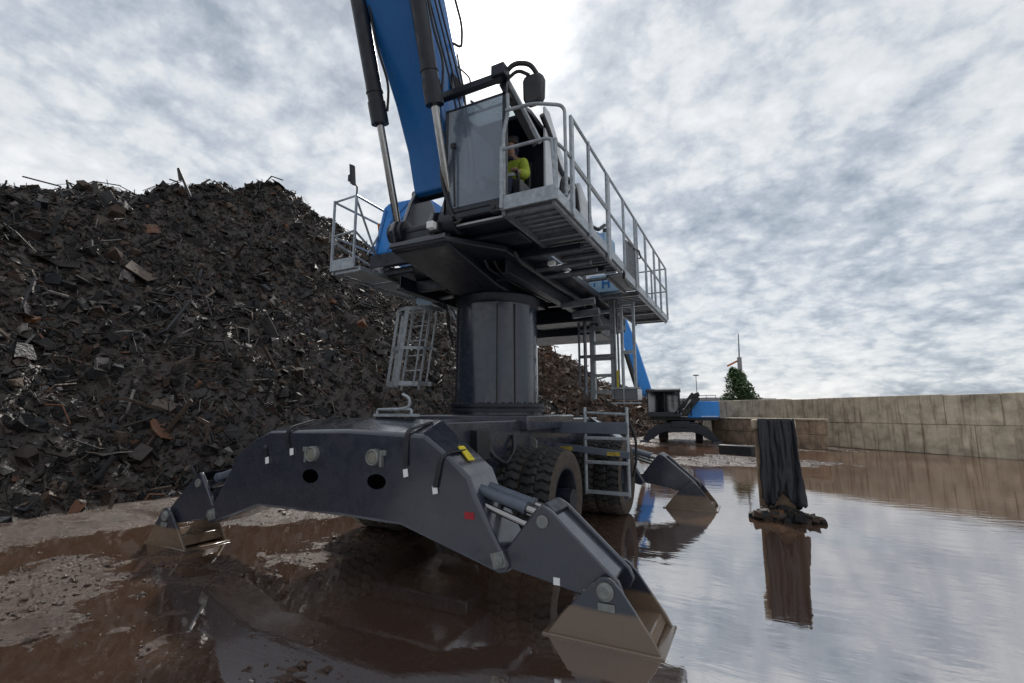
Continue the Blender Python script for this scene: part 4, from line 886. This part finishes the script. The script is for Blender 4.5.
# ------------------------------------------------------------------ walls, pillar
def wall(name, p0, p1, h, th, label, m, block=1.6, rows=3, capm=None):
    p0, p1 = Vector((*p0, 0)), Vector((*p1, 0)); L = (p1-p0).length; d = (p1-p0)/L
    o = empty(name, p0, math.atan2(d.y, d.x)); tag(o, label, 'wall')
    rs = random.Random(len(name)+int(L*10)); b = B(); hh = h/rows
    for r_ in range(rows):
        x = -(block*.5 if r_ % 2 else 0)
        while x < L:
            a, c = max(0, x), min(L, x+block)
            if c-a > .1:
                j = rs.uniform(-.02, .02); b.box(a+.008, c-.008, -th/2+j, th/2+j, r_*hh-.1*(r_ == 0), (r_+1)*hh-.012+(rs.uniform(-.03, .04) if r_ == rows-1 else 0))
            x += block
    b.box(.05, L-.05, -th/2+.05, th/2-.05, 0, h-.03)
    b.build('block_course', m, o, .02, seg=1)
    if capm and h < 2: b = B(); b.box(-.03, L+.03, -th/2-.05, th/2+.05, h-.012, h+.07); b.build('coping', capm, o, .02, seg=1)
    return o
wall('concrete_wall', (.8, 27.8), (24, 7.5), 2.42, .5, 'taller pale streaked concrete wall in front of the conifer', CONC, 1.8, 2, CONC)
wall('concrete_wall', (1.6, 24.4), (6.6, 19.4), 1.34, .5, 'low rust-stained concrete wall beside the distant blue handler', CONC2, 1.0, 2, CONC)
b = B(); b.loft([[(x, y, z) for x, y in ((2.35, 14.9), (3.6, 14.2), (3.75, 14.6), (2.45, 15.3))] for z in (-.05, .38)]); rs = random.Random(2)
tag(b.build('steel_plate_stack', BLACK, None, .04), 'low black slab lying on the ground before the rust-stained wall', 'slab')
pil = empty('concrete_pillar', (4.06, 2.55, 0)); tag(pil, 'weathered concrete pillar standing in the water at the right, draped with a black sheet', 'pillar')
b = B(); b.box(-.29, .29, -.3, .3, -.1, 1.42); b.build('shaft', CONC2, pil, .03)
b = B(); b.box(-.33, .33, -.34, .34, 1.42, 1.58); b.build('capstone', CONC, pil, .03)
# sheet hanging over it
cols, rows = 44, 22; V = []
for j in range(rows):
    for i in range(cols):
        x = 3.83+i*(.54+.06*j/rows)/(cols-1); z = 1.595-j*(1.30+.10*math.sin(i*.21)+.05*fbm(i*.3, 0, 1., 3, 2))/(rows-1)
        w_ = j/rows
        y = 2.55-.36-.06*w_*abs(math.sin(i*.33+w_))-.05*fbm(i*.12, j*.05, 1., 4, 6)-.05*w_
        V.append((x+.05*w_*fbm(j*.2, i*.1, 1., 3, 1), y, z))
F_ = [(j*cols+i, j*cols+i+1, (j+1)*cols+i+1, (j+1)*cols+i) for j in range(rows-1) for i in range(cols-1)]
sh = meshobj('tarpaulin', V, F_, TARP); md = sh.modifiers.new('thick', 'SOLIDIFY'); md.thickness = .012
tag(sh, 'crumpled black sheet hanging over the front of the concrete pillar', 'tarpaulin')
V, F_ = [], []; rs = random.Random(5)
for k in range(150):
    c = Vector((4.08+rs.gauss(0, .20), 2.08+rs.gauss(0, .10), 0)); s = rs.uniform(.02, .10); c.z = max(0, .14-abs(c.x-4.08)*.2)*rs.random()+.02
    base = len(V)
    for k2 in (-1, 1):
        for j2 in (-1, 1):
            for i2 in (-1, 1): V.append(c+Vector((i2*s*rs.uniform(.5, 1), j2*s*rs.uniform(.5, 1), k2*s*rs.uniform(.3, .8))))
    F_ += [tuple(base+i for i in f) for f in ((0, 2, 3, 1), (4, 5, 7, 6), (0, 1, 5, 4), (2, 6, 7, 3), (0, 4, 6, 2), (1, 3, 7, 5))]
tag(meshobj('rubble', V, F_, SCRAPD, False), 'dark rubble piled in the water at the foot of the concrete pillar', 'rubble', kind='stuff')

# ------------------------------------------------------------------ tree, poles, far roof, bird
tr = empty('conifer_tree', (2.62, 41, 0)); tr.scale = (1.16, 1.16, 1.0); tag(tr, 'bushy dark green conifer behind the pale concrete wall', 'tree')
b = B(); b.tube([(0, 0, 0), (.03, 0, 2.), (0, .02, 4.8)], [.16, .12, .04], 10); 
for k in range(14):
    an = k*2.4; z = .9+k*.26; r_ = 1.2*(1-z/6); b.tube([(0, 0, z), (r_*math.cos(an), r_*math.sin(an), z+.35)], [.04, .012], 6)
b.build('trunk', BARK, tr)
V, F_ = [], []; rs = random.Random(9)
lobes = [(0, 0, 2.3, 1.35, 1.5), (-.25, 0, 4.0, .8, 1.7), (.15, .1, 4.6, .5, 1.0), (.85, .2, 2.3, .85, 1.25), (-.85, -.1, 2.2, .8, 1.2), (.45, -.2, 3.5, .7, 1.1), (1.2, .1, 1.7, .6, .9), (-1.15, 0, 1.6, .5, 1.0), (-.3, .1, 5.3, .28, .6)]
for k in range(9000):
    lx, ly, lz, lr, lh = rs.choice(lobes); d = Vector((rs.gauss(0, 1), rs.gauss(0, 1), rs.gauss(0, 1))).normalized()*(rs.random()**.4)
    c = Vector((lx+d.x*lr, ly+d.y*lr, lz+d.z*lh))
    if fbm(c.x, c.z, 1.6, 3, c.y) < -.34: continue
    s = rs.uniform(.07, .16); u = Vector((rs.gauss(0, 1), rs.gauss(0, 1), rs.gauss(.6, 1))).normalized(); v = u.orthogonal().normalized()
    n0 = len(V); V += [c-v*s*.5, c+u*s*1.6, c+v*s*.5, c-u*s*.6]; F_.append((n0, n0+1, n0+2, n0+3))
cr = meshobj('crown', V, F_, LEAF, False); cr.parent = tr
pl = empty('light_mast', (2.45, 63, 0)); tag(pl, 'tall thin mast with an orange arm rising behind the conifer', 'mast')
b = B(); b.tube([(0, 0, 0), (0, 0, 9.0)], .28, 10); b.tube([(0, 0, 9.0), (.1, 0, 12.2)], [.10, .06], 8); b.build('pole', WOODP, pl)
b = B(); b.obox((-.7, 0, 8.3), (.85, 0, .42), (0, .1, 0), (-.05, 0, .1)); b.build('arm', ORANGE, pl)
pl = empty('lamp_post', (-2.1, 52.7, 0)); tag(pl, 'slim distant lamp post above the blue handler', 'lamp post')
b = B(); b.tube([(0, 0, 0), (0, 0, 6.0)], [.07, .04], 8); b.build('pole', WOODP, pl)
b = B(); b.box(-.3, .3, -.1, .1, 5.98, 6.1); b.build('lamp_head', BLACK, pl, .02)
fb = empty('warehouse', (-2, 90, 0)); tag(fb, 'long low grey building on the horizon beyond the yard', 'building')
b = B(); b.box(-14, 9, 0, 14, 0, 3.9); b.build('wall', FARB, fb)
b = B(); b.prism([(-14.4, 3.9), (9.4, 3.9), (9.4, 4.15), (-2, 4.5), (-14.4, 4.15)], 'Y', -.4, 14.4); rf = b.build('roof', WOODP, fb)
b = B(); b.box(3.0, 3.5, 3, 4, 4.1, 5.2); b.build('chimney', WOODP, rf)
for x in (-8, -2, 4):
    b = B(); b.box(x, x+2.4, -.05, .02, .1, 2.8); b.build('door', DARK, fb)
b = B(); b.loft([[(-.06, -.16, 0), (.06, -.16, 0), (0, -.16, .06)], [(-.09, 0, -.02), (.09, 0, -.02), (0, 0, .10)], [(-.02, .2, 0), (.02, .2, 0), (0, .2, .03)]])
for s in (-1, 1): b.loft([[(s*.05, -.08, .03), (s*.05, .08, .03), (s*.05, .08, .045), (s*.05, -.08, .045)], [(s*.3, -.05, .16), (s*.3, .05, .16), (s*.3, .05, .17), (s*.3, -.05, .17)], [(s*.5, .02, .08), (s*.5, .06, .08), (s*.5, .06, .085), (s*.5, .02, .085)]])
bi = b.build('bird', BLACK); bi.location = (-2.65, 32.5, 6.6); bi.scale = (.45, .45, .45); tag(bi, 'small dark bird flying over the distant blue handler', 'bird')
